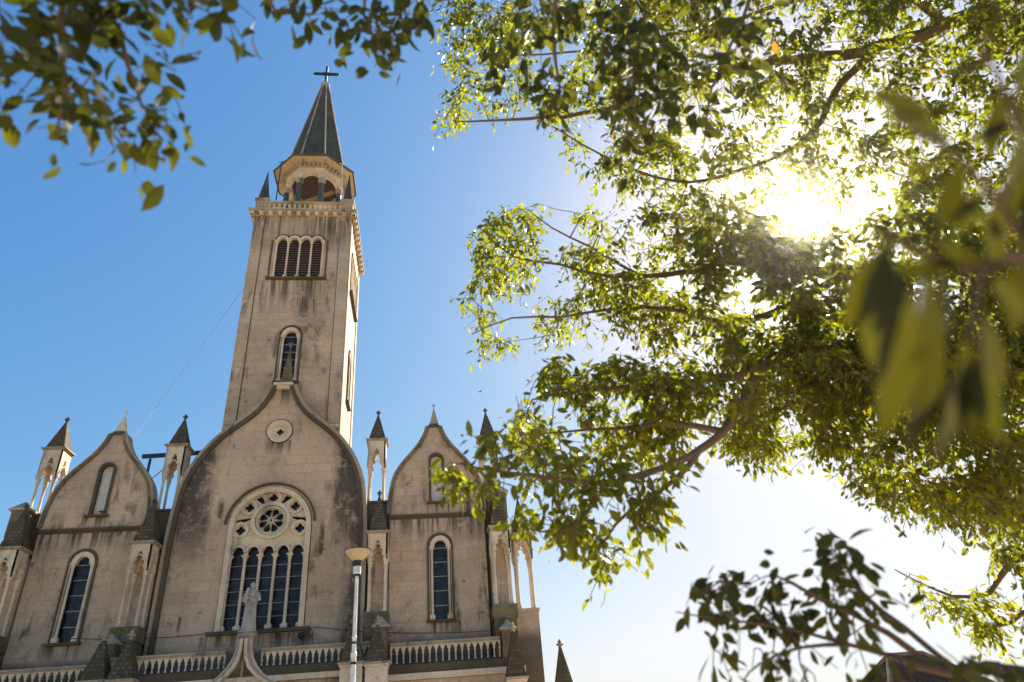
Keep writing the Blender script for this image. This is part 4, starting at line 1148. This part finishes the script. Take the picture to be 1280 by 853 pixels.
# near hanging foliage along the top edge
UL = [(-30,-30),(330,-40),(345,20),(300,40),(250,20),(215,45),(190,60),(225,120),(235,150),(190,165),(165,185),(120,172),(60,150),(0,140),(-30,100)]
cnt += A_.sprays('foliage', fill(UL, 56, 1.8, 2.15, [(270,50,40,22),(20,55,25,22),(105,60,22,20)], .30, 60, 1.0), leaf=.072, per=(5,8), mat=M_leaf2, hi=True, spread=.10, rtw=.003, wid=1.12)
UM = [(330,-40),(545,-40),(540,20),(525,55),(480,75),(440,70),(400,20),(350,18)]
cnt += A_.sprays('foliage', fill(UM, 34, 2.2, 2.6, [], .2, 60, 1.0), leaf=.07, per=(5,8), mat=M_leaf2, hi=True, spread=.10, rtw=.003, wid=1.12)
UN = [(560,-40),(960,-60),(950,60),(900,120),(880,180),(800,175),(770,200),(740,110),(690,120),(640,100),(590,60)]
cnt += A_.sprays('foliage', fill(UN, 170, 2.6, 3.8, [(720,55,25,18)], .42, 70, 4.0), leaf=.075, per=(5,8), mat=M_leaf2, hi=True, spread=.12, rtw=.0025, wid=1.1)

# ---- a slighter tree close on the right: the low branch and the leaves just before the lens
bx_, by_ = 2.35, 1.15
tB = empty('young_tree', (bx_, by_, 0), label='slender young tree close by at the lower right with dark leaves on a low branch', cat='tree')
B_ = Tree(tB)
bt = spline([(bx_,by_,-.05,.075),(bx_-.03,by_+.02,.8,.06),(bx_+.02,by_,1.6,.05),(bx_-.02,by_-.03,2.3,.035),(bx_-.08,by_-.05,2.9,.02)])
build('trunk', MB().tube([q[:3] for q in bt], [q[3] for q in bt], 12), M_bark, tB, smooth=True)
fb = (bx_, by_+.01, 1.35, .024)
B_.limb('branch', [fb]+pxc([(1420,850,2.3,.02),(1290,838,2.25,.016),(1190,838,2.2,.014),(1112,822,2.15,.007),(1040,800,2.1,.005),(980,785,2.08,.004),(900,775,2.05,.003),(845,765,2.0,.0015)]))
B_.limb('branch', pxc([(1165,836,2.2,.010),(1110,792,2.15,.008),(1070,770,2.13,.007),(1020,745,2.1,.006),(970,720,2.08,.003)]))
B_.limb('branch', pxc([(1195,838,2.2,.008),(1130,785,2.2,.007),(1085,750,2.2,.007),(1062,715,2.18,.005),(1045,680,2.15,.003)]))
B_.limb('branch', pxc([(1060,806,2.1,.006),(1000,810,2.05,.004),(950,830,2.0,.003),(930,850,2,.002)]))
LB = [(835,750),(870,742),(905,715),(945,690),(1000,745),(1015,690),(1035,658),(1095,715),(1110,740),(1085,790),(1050,790),(1000,800),(940,790),(900,775)]
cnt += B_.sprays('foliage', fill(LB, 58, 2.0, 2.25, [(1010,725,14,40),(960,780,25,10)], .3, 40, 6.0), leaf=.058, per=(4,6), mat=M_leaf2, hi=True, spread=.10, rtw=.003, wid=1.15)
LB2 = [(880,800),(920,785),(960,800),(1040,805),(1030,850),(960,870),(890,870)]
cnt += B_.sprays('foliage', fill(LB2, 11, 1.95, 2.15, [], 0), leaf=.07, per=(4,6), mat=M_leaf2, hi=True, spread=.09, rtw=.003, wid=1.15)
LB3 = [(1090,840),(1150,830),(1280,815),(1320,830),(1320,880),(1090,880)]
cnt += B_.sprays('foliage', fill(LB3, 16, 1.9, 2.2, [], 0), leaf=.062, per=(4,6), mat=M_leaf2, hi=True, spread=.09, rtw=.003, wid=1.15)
# the twig that hangs right in front of the lens
ft = (bx_-.02, by_-.02, 2.25, .02)
B_.limb('branch', [ft]+pxc([(1480,330,1.3,.014),(1380,320,0.760,0.0072),(1290,318,0.640,0.0048),(1220,335,0.576,0.0036),(1150,320,0.528,0.0028),(1105,290,0.496,0.0016)]))
B_.limb('branch', pxc([(1290,318,0.640,0.0032),(1240,240,0.592,0.0024),(1190,190,0.560,0.0016),(1140,170,0.544,0.0012)]))
B_.limb('branch', pxc([(1230,333,0.576,0.0024),(1215,400,0.544,0.0020),(1200,470,0.528,0.0012)]))
B_.limb('branch', pxc([(1290,318,0.640,0.0040),(1285,220,0.672,0.0032),(1265,130,0.688,0.0024),(1225,60,0.704,0.0016)]))
nl = Leaves()
def near_leaf(x0, y0, x1, y1, d, w_=1.0, dd=.0):
    d *= .8
    a, b = V3(P(x0, y0, d)), V3(P(x1, y1, d+dd)); ax = b-a
    nrm = np.array(tuple(-fw))*.8 + rng.normal(0, .45, 3)
    nl.add(a, ax, nrm, np.linalg.norm(ax), True, w_*.70)
for q in ((1118,292,1055,415,.62),(1110,300,1092,470,.60),(1128,330,1115,560,.58,.8),(1150,320,1160,450,.62),(1215,325,1110,345,.64),(1195,190,1110,130,.66,1.2),(1190,195,1120,225,.68),
          (1245,245,1170,260,.72),(1250,260,1285,150,.70,1.2),(1230,335,1170,300,.70),(1205,420,1225,560,.62,.9),(1200,440,1180,600,.64,.9),(1225,385,1262,520,.66),(1160,330,1150,580,.66,.7),
          (1280,320,1260,420,.78),(1275,318,1310,200,.75),(1198,470,1140,560,.64,.8),(1170,150,1090,110,.66,1.1),(1200,200,1180,290,.68,1.2),(1240,250,1250,340,.72,1.2),(1190,300,1230,230,.66,1.2),(1230,340,1290,400,.68,1.1),(1170,330,1200,430,.62,1.1),(1130,320,1100,420,.6,.9),(1255,300,1215,260,.7,1.2),(1215,440,1250,560,.62,1.0),(1140,300,1065,330,.62,1.0),(1262,280,1290,210,.76)):
    near_leaf(*q)
for q in ((1282,210,1215,300,.84),(1278,180,1300,290,.84),(1272,150,1205,180,.86),(1268,130,1290,60,.86,1.1),(1255,110,1235,200,.86),(1240,80,1180,95,.88,1.1),(1228,62,1250,10,.88,1.1),(1280,230,1330,280,.84),(1262,125,1310,170,.86)):
    near_leaf(*q)
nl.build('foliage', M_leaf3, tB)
print('LEAVES', cnt)
